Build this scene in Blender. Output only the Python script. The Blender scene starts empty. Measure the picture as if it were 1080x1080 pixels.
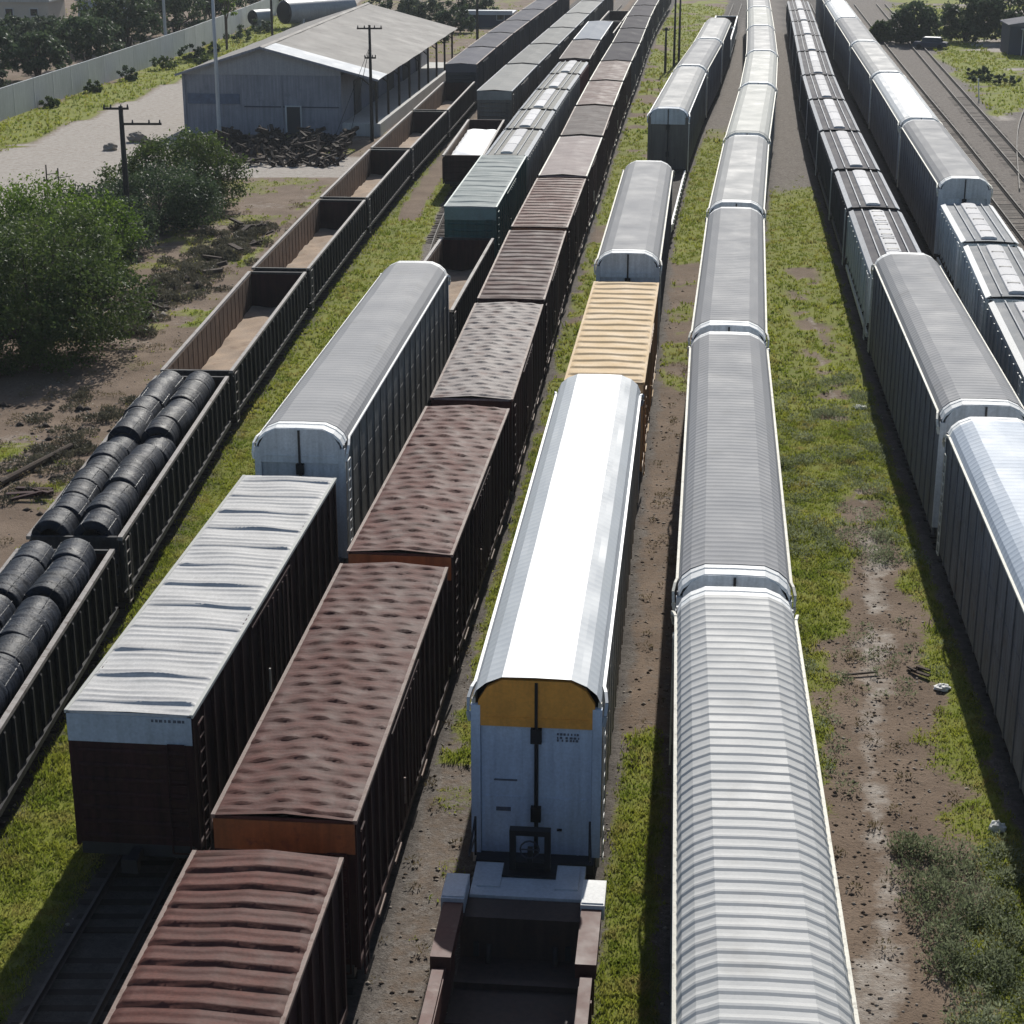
import bpy, math, random
import numpy as np
from mathutils import Vector, Matrix
random.seed(7); rng = np.random.default_rng(11)
R = math.radians
scene = bpy.context.scene
C = scene.collection

# ------------------------------------------------------------------ materials
def nmat(name):
    m = bpy.data.materials.new(name); m.use_nodes = True
    nt = m.node_tree
    return m, nt, nt.nodes, nt.links, nt.nodes['Principled BSDF']

def col4(c): return (c[0], c[1], c[2], 1.0)

def M(name, col, rough=.6, metal=0.0, var=.22, scale=1.2, streak=0.0, rust=None, rustamt=.45, bump=0.0, tone=.12, spec=.5, fine=0.12, smear=None):
    """weathered paint / metal: blotches, vertical streaks, rust patches with a shape of their own"""
    m, nt, N, L, P = nmat(name)
    tc = N.new('ShaderNodeTexCoord'); info = N.new('ShaderNodeObjectInfo')
    off = N.new('ShaderNodeVectorMath'); off.operation = 'ADD'
    rv = N.new('ShaderNodeVectorMath'); rv.operation = 'SCALE'; rv.inputs[0].default_value = (37, 91, 53)
    L.new(info.outputs['Random'], rv.inputs['Scale'])
    L.new(tc.outputs['Object'], off.inputs[0]); L.new(rv.outputs[0], off.inputs[1])
    n1 = N.new('ShaderNodeTexNoise'); n1.inputs['Scale'].default_value = scale; n1.inputs['Detail'].default_value = 6; n1.inputs['Roughness'].default_value = .62
    L.new(off.outputs[0], n1.inputs['Vector'])
    n2 = N.new('ShaderNodeTexNoise'); n2.inputs['Scale'].default_value = 14; n2.inputs['Detail'].default_value = 4
    L.new(off.outputs[0], n2.inputs['Vector'])
    def rng_(src, a, b, c, d):
        r = N.new('ShaderNodeMapRange'); r.inputs[1].default_value = a; r.inputs[2].default_value = b
        r.inputs[3].default_value = c; r.inputs[4].default_value = d; L.new(src, r.inputs[0]); return r.outputs[0]
    def mul(a, b):
        q = N.new('ShaderNodeMath'); q.operation = 'MULTIPLY'; L.new(a, q.inputs[0]); L.new(b, q.inputs[1]); return q.outputs[0]
    f = mul(rng_(n1.outputs[0], .25, .75, 1 - var, 1 + var), rng_(n2.outputs[0], .25, .75, 1 - fine, 1 + fine))
    f = mul(f, rng_(info.outputs['Random'], 0, 1, 1 - tone, 1 + tone))
    if streak:
        mp = N.new('ShaderNodeMapping'); mp.inputs['Scale'].default_value = (5, 5, .35); L.new(off.outputs[0], mp.inputs[0])
        n3 = N.new('ShaderNodeTexNoise'); n3.inputs['Scale'].default_value = 1.3; n3.inputs['Detail'].default_value = 5; L.new(mp.outputs[0], n3.inputs['Vector'])
        f = mul(f, rng_(n3.outputs[0], .3, .7, 1 - streak, 1 + streak))
    mx = N.new('ShaderNodeVectorMath'); mx.operation = 'SCALE'; mx.inputs[0].default_value = col[:3]; L.new(f, mx.inputs['Scale'])
    out = mx.outputs[0]
    def over(out, c, src, lo, hi):
        mixn = N.new('ShaderNodeMix'); mixn.data_type = 'RGBA'
        L.new(rng_(src, lo, hi, 0, 1), mixn.inputs[0]); L.new(out, mixn.inputs[6]); mixn.inputs[7].default_value = col4(c)
        return mixn.outputs[2]
    if rust:
        n4 = N.new('ShaderNodeTexNoise'); n4.inputs['Scale'].default_value = scale * 1.7; n4.inputs['Detail'].default_value = 8; n4.inputs['Roughness'].default_value = .7
        of2 = N.new('ShaderNodeVectorMath'); of2.operation = 'ADD'; of2.inputs[1].default_value = (9, 4, 7); L.new(off.outputs[0], of2.inputs[0]); L.new(of2.outputs[0], n4.inputs['Vector'])
        out = over(out, rust, n4.outputs[0], 1 - rustamt - .06, 1 - rustamt + .12)
    if smear:      # (colour, threshold): pale or dark spills, large
        n5 = N.new('ShaderNodeTexNoise'); n5.inputs['Scale'].default_value = .55; n5.inputs['Detail'].default_value = 7; n5.inputs['Roughness'].default_value = .66
        of3 = N.new('ShaderNodeVectorMath'); of3.operation = 'ADD'; of3.inputs[1].default_value = (-5, 14, 3); L.new(off.outputs[0], of3.inputs[0]); L.new(of3.outputs[0], n5.inputs['Vector'])
        out = over(out, smear[0], n5.outputs[0], smear[1] - .05, smear[1] + .1)
    L.new(out, P.inputs['Base Color'])
    L.new(rng_(n1.outputs[0], .3, .7, max(.05, rough - .1), min(1, rough + .1)), P.inputs['Roughness'])
    P.inputs['Metallic'].default_value = metal; P.inputs['Specular IOR Level'].default_value = spec
    if bump:
        b = N.new('ShaderNodeBump'); b.inputs['Strength'].default_value = bump; b.inputs['Distance'].default_value = .04
        L.new(n2.outputs[0], b.inputs['Height']); L.new(b.outputs[0], P.inputs['Normal'])
    return m

def foliage(name, col, col2, trans=.35, rough=.6, dry=None):
    m, nt, N, L, P = nmat(name)
    g = N.new('ShaderNodeNewGeometry'); tc = N.new('ShaderNodeTexCoord')
    n = N.new('ShaderNodeTexNoise'); n.inputs['Scale'].default_value = .55; n.inputs['Detail'].default_value = 4
    L.new(tc.outputs['Object'], n.inputs['Vector'])
    a = N.new('ShaderNodeMath'); a.operation = 'MULTIPLY_ADD'; a.inputs[1].default_value = .55; a.use_clamp = True
    L.new(g.outputs['Random Per Island'], a.inputs[0])
    s = N.new('ShaderNodeMapRange'); s.inputs[1].default_value = .35; s.inputs[2].default_value = .65; s.inputs[3].default_value = -.1; s.inputs[4].default_value = .55
    L.new(n.outputs[0], s.inputs[0]); L.new(s.outputs[0], a.inputs[2])
    mx = N.new('ShaderNodeMix'); mx.data_type = 'RGBA'; mx.inputs[6].default_value = col4(col); mx.inputs[7].default_value = col4(col2)
    L.new(a.outputs[0], mx.inputs[0]); c = mx.outputs[2]
    if dry:
        n2 = N.new('ShaderNodeTexNoise'); n2.inputs['Scale'].default_value = .9; n2.inputs['Detail'].default_value = 5
        L.new(tc.outputs['Object'], n2.inputs['Vector'])
        r2 = N.new('ShaderNodeMapRange'); r2.inputs[1].default_value = .5; r2.inputs[2].default_value = .72; L.new(n2.outputs[0], r2.inputs[0])
        m2 = N.new('ShaderNodeMix'); m2.data_type = 'RGBA'; L.new(r2.outputs[0], m2.inputs[0]); L.new(c, m2.inputs[6]); m2.inputs[7].default_value = col4(dry); c = m2.outputs[2]
    L.new(c, P.inputs['Base Color']); P.inputs['Roughness'].default_value = rough; P.inputs['Specular IOR Level'].default_value = .25
    t = N.new('ShaderNodeBsdfTranslucent'); L.new(c, t.inputs['Color'])
    ms = N.new('ShaderNodeMixShader'); ms.inputs[0].default_value = trans
    L.new(P.outputs[0], ms.inputs[1]); L.new(t.outputs[0], ms.inputs[2])
    L.new(ms.outputs[0], N['Material Output'].inputs['Surface'])
    return m

RUST = (.11, .042, .02)
MT = dict(
    steel_dark=M('dark_steel', (.022, .022, .025), .6, 0, .3, 1.5, .2, RUST, .25),
    wheel=M('wheel_steel', (.035, .03, .028), .5, .4, .3),
    rail=M('rail_steel', (.085,.075,.068), .7, .0, .3, 2.0, spec=.12),
    tie_grey=M('grey_ballasted_tie', (.10,.09,.08), .9, 0, .4, 2.0, spec=.1),
    tie=M('tie_timber', (.045,.037,.031), .9, 0, .35, 2.0, spec=.15),
    white_roof=M('white_roof_paint', (.385,.41,.43), .44, 0, .04, .6, 0, (.33,.355,.375), .28, tone=.02, fine=.03, spec=.6),
    white_wall=M('white_door_paint', (.48,.55,.66), .6, 0, .10, .9, .12, (.29,.30,.35), .28, tone=.02, spec=.3),
    white_side=M('cream_side_panels', (.58, .52, .43), .6, 0, .15, 1.0, .25, (.22, .12, .07), .33),
    orange=M('faded_orange_paint', (.74,.32,.05), .6, 0, .15, 1.2, .1, (.45,.19,.04), .3),
    galv=M('galvanised_roof', (.265,.265,.27), .75, 0, .05, .5, 0, (.24,.238,.235), .38, tone=.05, fine=.04, spec=.12),
    galv_near=M('corrugated_pale_roof', (.40,.40,.39), .66, 0, .06, .5, 0, (.34,.335,.325), .36, tone=.02, fine=.05, spec=.2, smear=((.33,.325,.31),.62)),
    galv_light=M('pale_galvanised_roof', (.31,.31,.305), .72, 0, .05, .5, 0, (.28,.28,.275), .36, tone=.04, fine=.04, spec=.15),
    galv_pale=M('whitish_roof', (.44,.44,.405), .72, 0, .05, .5, 0, (.40,.40,.37), .3, tone=.06, fine=.04, spec=.12),
    galv_blue=M('bluish_white_roof', (.36,.41,.475), .6, 0, .07, .5, 0, (.31,.35,.40), .3, tone=.03, fine=.05, spec=.2),
    hood=M('bright_end_hood', (.74,.74,.72), .6, 0, .08, 1.2, 0, (.5,.48,.44), .25, spec=.2),
    trim=M('dull_brown_edge', (.20,.145,.12), .65, 0, .25, 2.0, 0, (.10,.05,.035), .42, spec=.2),
    edge=M('roof_edge_rail', (.60,.58,.50), .65, 0, .2, 2.5, 0, (.26,.23,.19), .40, spec=.2),
    side_grey=M('grey_side_panels', (.135,.14,.155), .7, 0, .22, .6, .3, (.085,.066,.055), .38, spec=.2),
    side_mesh=M('perforated_side_panels', (.11, .115, .115), .6, .1, .35, 3.0, .4, (.22, .22, .21), .35),
    side_pale=M('pale_side_panels', (.24, .25, .26), .6, .05, .12, .6, .25, (.13, .11, .1), .33),
    door_grey=M('grey_end_doors', (.50,.52,.54), .6, 0, .12, .9, .15, (.33,.31,.29), .32, spec=.2),
    door_brown=M('brown_grey_end_doors', (.13, .115, .10), .6, 0, .14, .9, .2),
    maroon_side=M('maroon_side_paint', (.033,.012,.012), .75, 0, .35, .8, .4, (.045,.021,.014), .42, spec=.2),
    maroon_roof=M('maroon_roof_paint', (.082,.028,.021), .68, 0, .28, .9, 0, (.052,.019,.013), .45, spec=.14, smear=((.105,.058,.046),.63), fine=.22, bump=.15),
    maroon_dark_roof=M('dark_maroon_roof_paint', (.060,.024,.022), .7, 0, .3, .9, 0, (.085,.031,.018), .42, spec=.12, smear=((.115,.080,.072),.60), fine=.22, bump=.15),
    worn_roof=M('worn_grey_brown_roof', (.215,.185,.172), .7, 0, .24, .9, 0, (.105,.055,.043), .42, spec=.15, fine=.2, bump=.15),
    charcoal_roof=M('charcoal_roof', (.075,.07,.078), .85, 0, .22, .8, 0, (.10,.068,.06), .34, spec=.05),
    grey_roof=M('weathered_grey_roof', (.23,.23,.22), .8, 0, .22, .7, 0, (.15,.125,.105), .36, spec=.08),
    slate_roof=M('slate_grey_roof', (.125,.125,.14), .85, 0, .12, .5, 0, (.10,.095,.10), .4, spec=.05),
    band_orange=M('rusty_orange_end_band', (.24, .082, .025), .6, 0, .3, 1.2, .2, (.10, .03, .02), .38),
    zinc_roof=M('zinc_white_roof', (.45,.44,.425), .62, 0, .14, 1.2, 0, (.31,.30,.285), .34, tone=.02, spec=.15),
    pale_blue_roof=M('pale_blue_grey_roof', (.26,.28,.31), .8, 0, .12, 1.0, 0, tone=.02, spec=.06),
    pink_roof=M('pinkish_grey_roof', (.23,.19,.18), .75, 0, .15, .8, 0, (.16,.12,.11), .36, spec=.1),
    brown_roof=M('brownish_grey_roof', (.14,.12,.112), .8, 0, .22, .8, 0, (.09,.06,.05), .40, spec=.08),
    zinc_band=M('zinc_end_band', (.40, .46, .53), .5, .05, .12, 1.0, .1, tone=.02),
    yellow_roof=M('yellow_cream_roof', (.50,.355,.19), .7, 0, .10, .9, 0, (.43,.28,.13), .3, tone=.02, spec=.15),
    yellow_side=M('yellow_brown_side', (.30, .16, .05), .6, 0, .2, .9, .3, (.12, .06, .03), .35),
    green_roof=M('grey_green_roof', (.27,.30,.29), .75, 0, .15, .8, 0, (.17,.18,.17), .34, spec=.12),
    green_side=M('dark_green_side', (.018, .075, .070), .55, 0, .2, .9, .3, (.02, .03, .03), .3),
    green_band=M('pale_green_end_band', (.13, .20, .195), .5, 0, .2),
    gon_out=M('black_gondola_side', (.028,.028,.031), .7, 0, .3, 1.0, .4, (.055,.036,.029), .33, spec=.2),
    gon_in=M('rusty_gondola_inside', (.115,.072,.048), .8, 0, .35, .9, .4, (.06,.035,.027), .42, spec=.2),
    gon_chord=M('worn_top_chord', (.25,.23,.215), .65, 0, .25, 2.0, 0, (.11,.08,.065), .42, spec=.2),
    gon_floor=M('gondola_dirt_floor', (.30,.225,.165), .9, 0, .25, 1.0, 0, (.2,.13,.085), .4, bump=.3, spec=.2),
    hop_roof=M('dark_hopper_roof', (.085,.082,.09), .8, 0, .25, .8, 0, (.15,.143,.14), .34, spec=.06),
    hop_hatch=M('spilled_white_hatches', (.60,.59,.585), .8, 0, .12, 1.0, 0, (.30,.29,.29), .36, spec=.1),
    hop_side_dark=M('dark_grey_hopper_side', (.055,.057,.07), .7, 0, .2, .6, .3, (.045,.042,.05), .35, spec=.2),
    hop_side_pale=M('pale_hopper_side', (.42, .46, .47), .55, 0, .12, .6, .2, (.3, .3, .29), .3),
    hop_walk=M('hopper_running_board', (.42,.43,.44), .7, 0, .2, 2.0, 0, (.2,.195,.195), .38, spec=.1),
    hop_roof_pale=M('pale_hopper_roof', (.21,.22,.23), .75, 0, .18, .8, 0, (.14,.14,.14), .34, spec=.1),
    hop_roof_worn=M('weathered_hopper_roof', (.27,.265,.245), .8, 0, .22, .8, 0, (.18,.165,.14), .42, spec=.06),
    hop_side_worn=M('weathered_hopper_side', (.30, .29, .27), .6, 0, .2, .6, .3, (.16, .13, .1), .35),
    hop_side_red=M('faded_red_hopper_side', (.22, .06, .06), .6, 0, .2, .6, .3, (.16, .1, .1), .35),
    coil=M('black_wire_coil', (.005,.009,.018), .58, 0, .5, 2.2, 0, (.015,.024,.042), .42, bump=.5, tone=.25, spec=.16),
    coil_band=M('coil_strap', (.012,.014,.018), .6, .1, .2),
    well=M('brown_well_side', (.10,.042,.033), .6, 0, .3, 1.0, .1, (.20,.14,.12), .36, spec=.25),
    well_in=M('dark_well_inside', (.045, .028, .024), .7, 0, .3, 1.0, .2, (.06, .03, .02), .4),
    platform=M('pale_end_platform', (.50, .53, .57), .55, 0, .15, 1.2, 0, (.3, .27, .25), .3, tone=.03),
    black_iron=M('black_iron', (.008, .009, .012), .5, .2, .2),
    stencil=M('stencil_paint', (.09, .10, .13), .6, 0, .4, 12.0),
    tarp=M('white_load', (.88, .88, .88), .7, 0, .05, 1.0, tone=.02),
    wh_wall=M('grey_blue_plaster', (.235,.238,.27), .8, 0, .16, .5, .16, (.16,.165,.195), .38, tone=.02, spec=.2),
    wh_gable=M('grey_gable_sheeting', (.30, .30, .32), .75, 0, .10, .5, .1, tone=.02),
    wh_roof=M('weathered_asbestos_roof', (.31,.29,.265), .85, 0, .16, .35, 0, (.225,.205,.185), .42, tone=.02, spec=.2),
    wh_new=M('bright_roof_sheets', (.46,.48,.50), .7, 0, .1, .6, 0, tone=.02, spec=.2),
    wh_dark=M('dark_doorway', (.03, .032, .038), .7, 0, .2),
    wh_band=M('faded_blue_sign_band', (.10, .12, .17), .8, 0, .3, 2.0),
    concrete=M('grey_concrete', (.40, .40, .385), .85, 0, .14, .5, .12, (.3, .3, .29), .35, tone=.03),
    per_wall=M('grey_perimeter_wall', (.38, .40, .40), .85, 0, .14, .25, .12, (.27, .3, .28), .33, tone=.02),
    wood_pole=M('dark_timber_pole', (.03, .024, .02), .8, 0, .3, 2.0, .2),
    conc_pole=M('pale_concrete_pole', (.42, .43, .44), .8, 0, .12, 1.0, .1),
    scrap=M('scrap_timber', (.06,.046,.037), .9, 0, .45, 1.5, 0, (.17,.135,.105), .36, spec=.15),
    rock=M('rubble', (.24,.205,.17), .9, 0, .3, 2.0, bump=.3),
    clod=M('dark_soil_clod', (.115,.088,.068), .95, 0, .35, 3.0, spec=.1),
    white_bits=M('white_litter', (.75, .75, .72), .7, 0, .1),
    bark=M('tree_bark', (.07, .05, .037), .9, 0, .3, 3.0, bump=.4),
    house_cream=M('cream_house_wall', (.46, .42, .36), .85, 0, .1, .4),
    house_blue=M('blue_grey_house_wall', (.24, .29, .34), .85, 0, .1, .4),
    house_dark=M('dark_shed_wall', (.055, .06, .085), .8, 0, .2, .5),
    glass=M('dark_window_glass', (.02, .024, .03), .15, 0, .2),
    tank=M('pale_tank_shell', (.30, .32, .33), .5, .1, .15, .5, .15),
)

# ------------------------------------------------------------------ mesh builder
class MB:
    def __init__(s): s.v = []; s.f = []; s.m = []; s.smooth = False
    def box(s, x0, x1, y0, y1, z0, z1, m=0):
        b = len(s.v)
        s.v += [(x0,y0,z0),(x1,y0,z0),(x1,y1,z0),(x0,y1,z0),(x0,y0,z1),(x1,y0,z1),(x1,y1,z1),(x0,y1,z1)]
        for q in ((0,3,2,1),(4,5,6,7),(0,1,5,4),(1,2,6,5),(2,3,7,6),(3,0,4,7)):
            s.f.append([b+i for i in q]); s.m.append(m)
        return s
    def bar(s, p, q, w, h=None, m=0):
        h = h or w; p = Vector(p); q = Vector(q); d = (q-p).normalized()
        u = d.cross(Vector((0,0,1)));
        if u.length < 1e-3: u = Vector((1,0,0))
        u.normalize(); n = u.cross(d); b = len(s.v)
        for e in (p, q):
            for a, c in ((-1,-1),(1,-1),(1,1),(-1,1)): s.v.append(tuple(e+u*a*w/2+n*c*h/2))
        for k in ((0,1,2,3),(7,6,5,4),(0,4,5,1),(1,5,6,2),(2,6,7,3),(3,7,4,0)): s.f.append([b+i for i in k]); s.m.append(m)
        return s
    def cyl(s, p, q, r0, r1=None, n=12, m=0, cap=True):
        r1 = r0 if r1 is None else r1; p = Vector(p); q = Vector(q); d = (q-p).normalized()
        u = d.cross(Vector((0,0,1)))
        if u.length < 1e-3: u = Vector((1,0,0))
        u.normalize(); w = d.cross(u); b = len(s.v)
        for e, r in ((p,r0),(q,r1)):
            for i in range(n):
                a = 2*math.pi*i/n; s.v.append(tuple(e+u*r*math.cos(a)+w*r*math.sin(a)))
        for i in range(n):
            j = (i+1) % n; s.f.append([b+i,b+j,b+n+j,b+n+i]); s.m.append(m)
        if cap: s.f.append([b+i for i in range(n)][::-1]); s.f.append([b+n+i for i in range(n)]); s.m += [m, m]
        return s
    def tube(s, pts, radii, n=7, m=0):
        b = len(s.v); P = [Vector(p) for p in pts]
        for k, p in enumerate(P):
            d = (P[min(k+1,len(P)-1)]-P[max(k-1,0)]).normalized()
            u = d.cross(Vector((.13,.9,.2))).normalized(); w = d.cross(u)
            for i in range(n):
                a = 2*math.pi*i/n; s.v.append(tuple(p+(u*math.cos(a)+w*math.sin(a))*radii[k]))
        for k in range(len(P)-1):
            for i in range(n):
                j = (i+1) % n; s.f.append([b+k*n+i,b+k*n+j,b+(k+1)*n+j,b+(k+1)*n+i]); s.m.append(m)
        s.f.append([b+(len(P)-1)*n+i for i in range(n)]); s.m.append(m)
        return s
    def prism(s, prof, y0, y1, m=0):        # closed (x,z) profile extruded along y
        n = len(prof); b = len(s.v)
        for y in (y0, y1): s.v += [(x,y,z) for x,z in prof]
        for i in range(n):
            j = (i+1) % n; s.f.append([b+i,b+j,b+n+j,b+n+i]); s.m.append(m)
        s.f.append([b+i for i in range(n)]); s.f.append([b+n+i for i in range(n)][::-1]); s.m += [m, m]
        return s
    def loft(s, rows, m=0):                 # grid of points
        b = len(s.v); n = len(rows[0])
        for r in rows: s.v += [tuple(p) for p in r]
        for k in range(len(rows)-1):
            for i in range(n-1):
                s.f.append([b+k*n+i,b+k*n+i+1,b+(k+1)*n+i+1,b+(k+1)*n+i]); s.m.append(m)
        return s
    def build(s, name, mats, parent=None, smooth=False):
        me = bpy.data.meshes.new(name); me.from_pydata(s.v, [], s.f)
        if not isinstance(mats, (list, tuple)): mats = [mats]
        for m in mats: me.materials.append(m)
        if len(mats) > 1: me.polygons.foreach_set('material_index', s.m)
        if smooth: me.polygons.foreach_set('use_smooth', [True]*len(me.polygons))
        me.update()
        o = bpy.data.objects.new(name, me); C.objects.link(o)
        if parent: o.parent = parent
        return o

def tag(o, label=None, cat=None, group=None, kind=None):
    if label: o['label'] = label
    if cat: o['category'] = cat
    if group: o['group'] = group
    if kind: o['kind'] = kind
    return o
def empty(name): 
    o = bpy.data.objects.new(name, None); C.objects.link(o); o.empty_display_size = .3; return o
def dup(root):
    r = root.copy(); C.objects.link(r)
    for k in ('label', 'group'):
        if k in r: del r[k]
    for ch in list(root.children):
        c = ch.copy(); C.objects.link(c); c.parent = r
        for g in list(ch.children):
            d = g.copy(); C.objects.link(d); d.parent = c
    return r

# ------------------------------------------------------------------ tracks (centre lines in metres)
TR = {
 'A': [(-20,-15.6),(0,-15.2),(30,-14.6),(42,-14.35),(55,-14.1),(76,-13.5),(97,-12.4),(119,-10.9),(141,-9.2),(166,-6.9),(189,-4.9),(221,-1.5),(274,4.8),(360,15.5)],
 'B': [(-20,-15.2),(0,-13.0),(20,-11.0),(40,-9.05),(58,-7.2),(87,-4.5),(107.6,-2.4),(127.5,-.55),(142,.9),(153,2.0),(168,3.6),(191,6.2),(215,8.5),(240,11.2),(274,15.2),(360,26)],
 'P': [(60,-7.0),(85,-4.9),(100,-4.6),(118,-4.5),(137,-3.7),(165,-1.6),(187,1.0),(208,3.5),(229,6.0),(251,8.6),(274,11.4),(360,22)],
 'C': [(-20,-10.3),(0,-8.2),(20,-6.2),(34.7,-4.8),(50,-3.35),(66.5,-1.5),(83,-.1),(100,1.35),(118,3.15),(137,5.1),(154,6.7),(170,8.3),(192,10.6),(212,12.8),(242,15.8),(275,19.4),(360,30)],
 'D': [(-20,-5.0),(0,-3.1),(20,-1.3),(39,.55),(65.5,3.15),(87.5,5.5),(118,8.6),(143,11.8),(175,16.4),(201,20.6),(234,25.4),(275,31),(360,43)],
 'F': [(-20,1.0),(0,2.3),(26.3,4.02),(45,5.8),(73,8.7),(102,12.3),(129,16.1),(160,20.8),(188.6,24.8),(219,28.5),(265,34),(360,45)],
 'G': [(-20,8.2),(0,10.3),(30,13.4),(45,14.95),(62,16.45),(87,18.8),(107,21.0),(122,22.6),(141,24.6),(160,26.7),(179,28.9),(202,31.8),(240,36.6),(275,40.9),(360,51.5)],
 'H': [(-20,11),(30,16.6),(60,20.3),(84,23.4),(98,25.5),(111,27.0),(137,29.9),(169,33.6),(199,36.9),(230,40.4),(258,43.6),(360,55.5)],
 'M': [(-20,20.2),(100,35.0),(160,42.3),(306,60.3),(400,72)],
}
def spline(pts):
    # smooth the hand measured centre lines, then sample densely
    ys = np.array([p[0] for p in pts], float); xs = np.array([p[1] for p in pts], float)
    yy = np.arange(ys[0], ys[-1]+.01, .5); xx = np.interp(yy, ys, xs)
    k = 41; w = np.hanning(k); w /= w.sum()
    for _ in range(2):
        pad = np.concatenate([xx[0]+(xx[1]-xx[0])*np.arange(-(k//2),0), xx, xx[-1]+(xx[-1]-xx[-2])*np.arange(1,k//2+1)])
        xx = np.convolve(pad, w, 'valid')
    return yy, xx
SP = {k: spline(v) for k, v in TR.items()}
SP['N'] = (SP['H'][0], SP['H'][1]+6.0)
def tx(t, y): return np.interp(y, SP[t][0], SP[t][1])

def place(root, t, y0, y1, L):
    """set a car with body length L between ground distances y0 and y1 on track t"""
    x0, x1 = float(tx(t, y0)), float(tx(t, y1))
    d = math.hypot(x1-x0, y1-y0)
    root.location = ((x0+x1)/2, (y0+y1)/2, .3)
    root.rotation_euler = (0, 0, -math.atan2(x1-x0, y1-y0))
    root.scale = (1, d/L, 1)

# ------------------------------------------------------------------ shared running gear
_tr = {}
def trucks(root, L, detail=True, inset=2.2):
    for sg in (-1, 1):
        yc = sg*(L/2-inset)
        if 'truck' not in _tr:
            b = MB()
            for x in (-1.02, 1.02):
                b.prism([(x-.06,.28),(x+.06,.28),(x+.06,.62),(x-.06,.62)], -1.15, 1.15)
                b.box(x-.09, x+.09, -.3, .3, .2, .72)
                for y in (-.9, .9): b.box(x-.08, x+.08, y-.16, y+.16, .3, .62)
            b.box(-1.0, 1.0, -.2, .2, .4, .66)
            o = b.build('truck', MT['steel_dark'], root); _tr['truck'] = o.data
            w = MB()
            for x in (-.74, .74): w.cyl((x-.06,0,.2), (x+.06,0,.2), .44, n=18)
            w.cyl((-.74,0,.2), (.74,0,.2), .09, n=8)
            _tr['ws'] = None; _tr['wsb'] = w
        else:
            o = bpy.data.objects.new('truck', _tr['truck']); C.objects.link(o); o.parent = root
        o.location = (0, yc, 0)
        if detail:
            for y in (-.9, .9):
                if _tr['ws'] is None:
                    k = _tr['wsb'].build('wheelset', MT['wheel'], o, True); _tr['ws'] = k.data
                else:
                    k = bpy.data.objects.new('wheelset', _tr['ws']); C.objects.link(k); k.parent = o
                k.location = (0, y, 0)
        if 'coup' not in _tr:
            b = MB(); b.box(-.12,.12,-.55,0,.42,.68); b.box(-.2,.2,-.75,-.5,.38,.74)
            c = b.build('coupler', MT['steel_dark'], root); _tr['coup'] = c.data
        else:
            c = bpy.data.objects.new('coupler', _tr['coup']); C.objects.link(c); c.parent = root
        c.location = (0, sg*(L/2), 0); c.rotation_euler = (0, 0, 0 if sg < 0 else math.pi)

def ladder(root, x, y0, y1, z0, z1, mat, along='x', name='ladder'):
    b = MB(); n = int((z1-z0)/.36)
    if along == 'y':
        for y in (y0, y1): b.box(x-.02, x+.02, y-.02, y+.02, z0, z1)
        for i in range(n+1):
            z = z0+i*(z1-z0)/n; b.box(x-.018, x+.018, y0+.02, y1-.02, z-.018, z+.018)
    else:
        for xx in (y0, y1): b.box(xx-.02, xx+.02, x-.02, x+.02, z0, z1)
        for i in range(n+1):
            z = z0+i*(z1-z0)/n; b.box(y0+.02, y1-.02, x-.018, x+.018, z-.018, z+.018)
    return b.build(name, mat, root)

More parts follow.
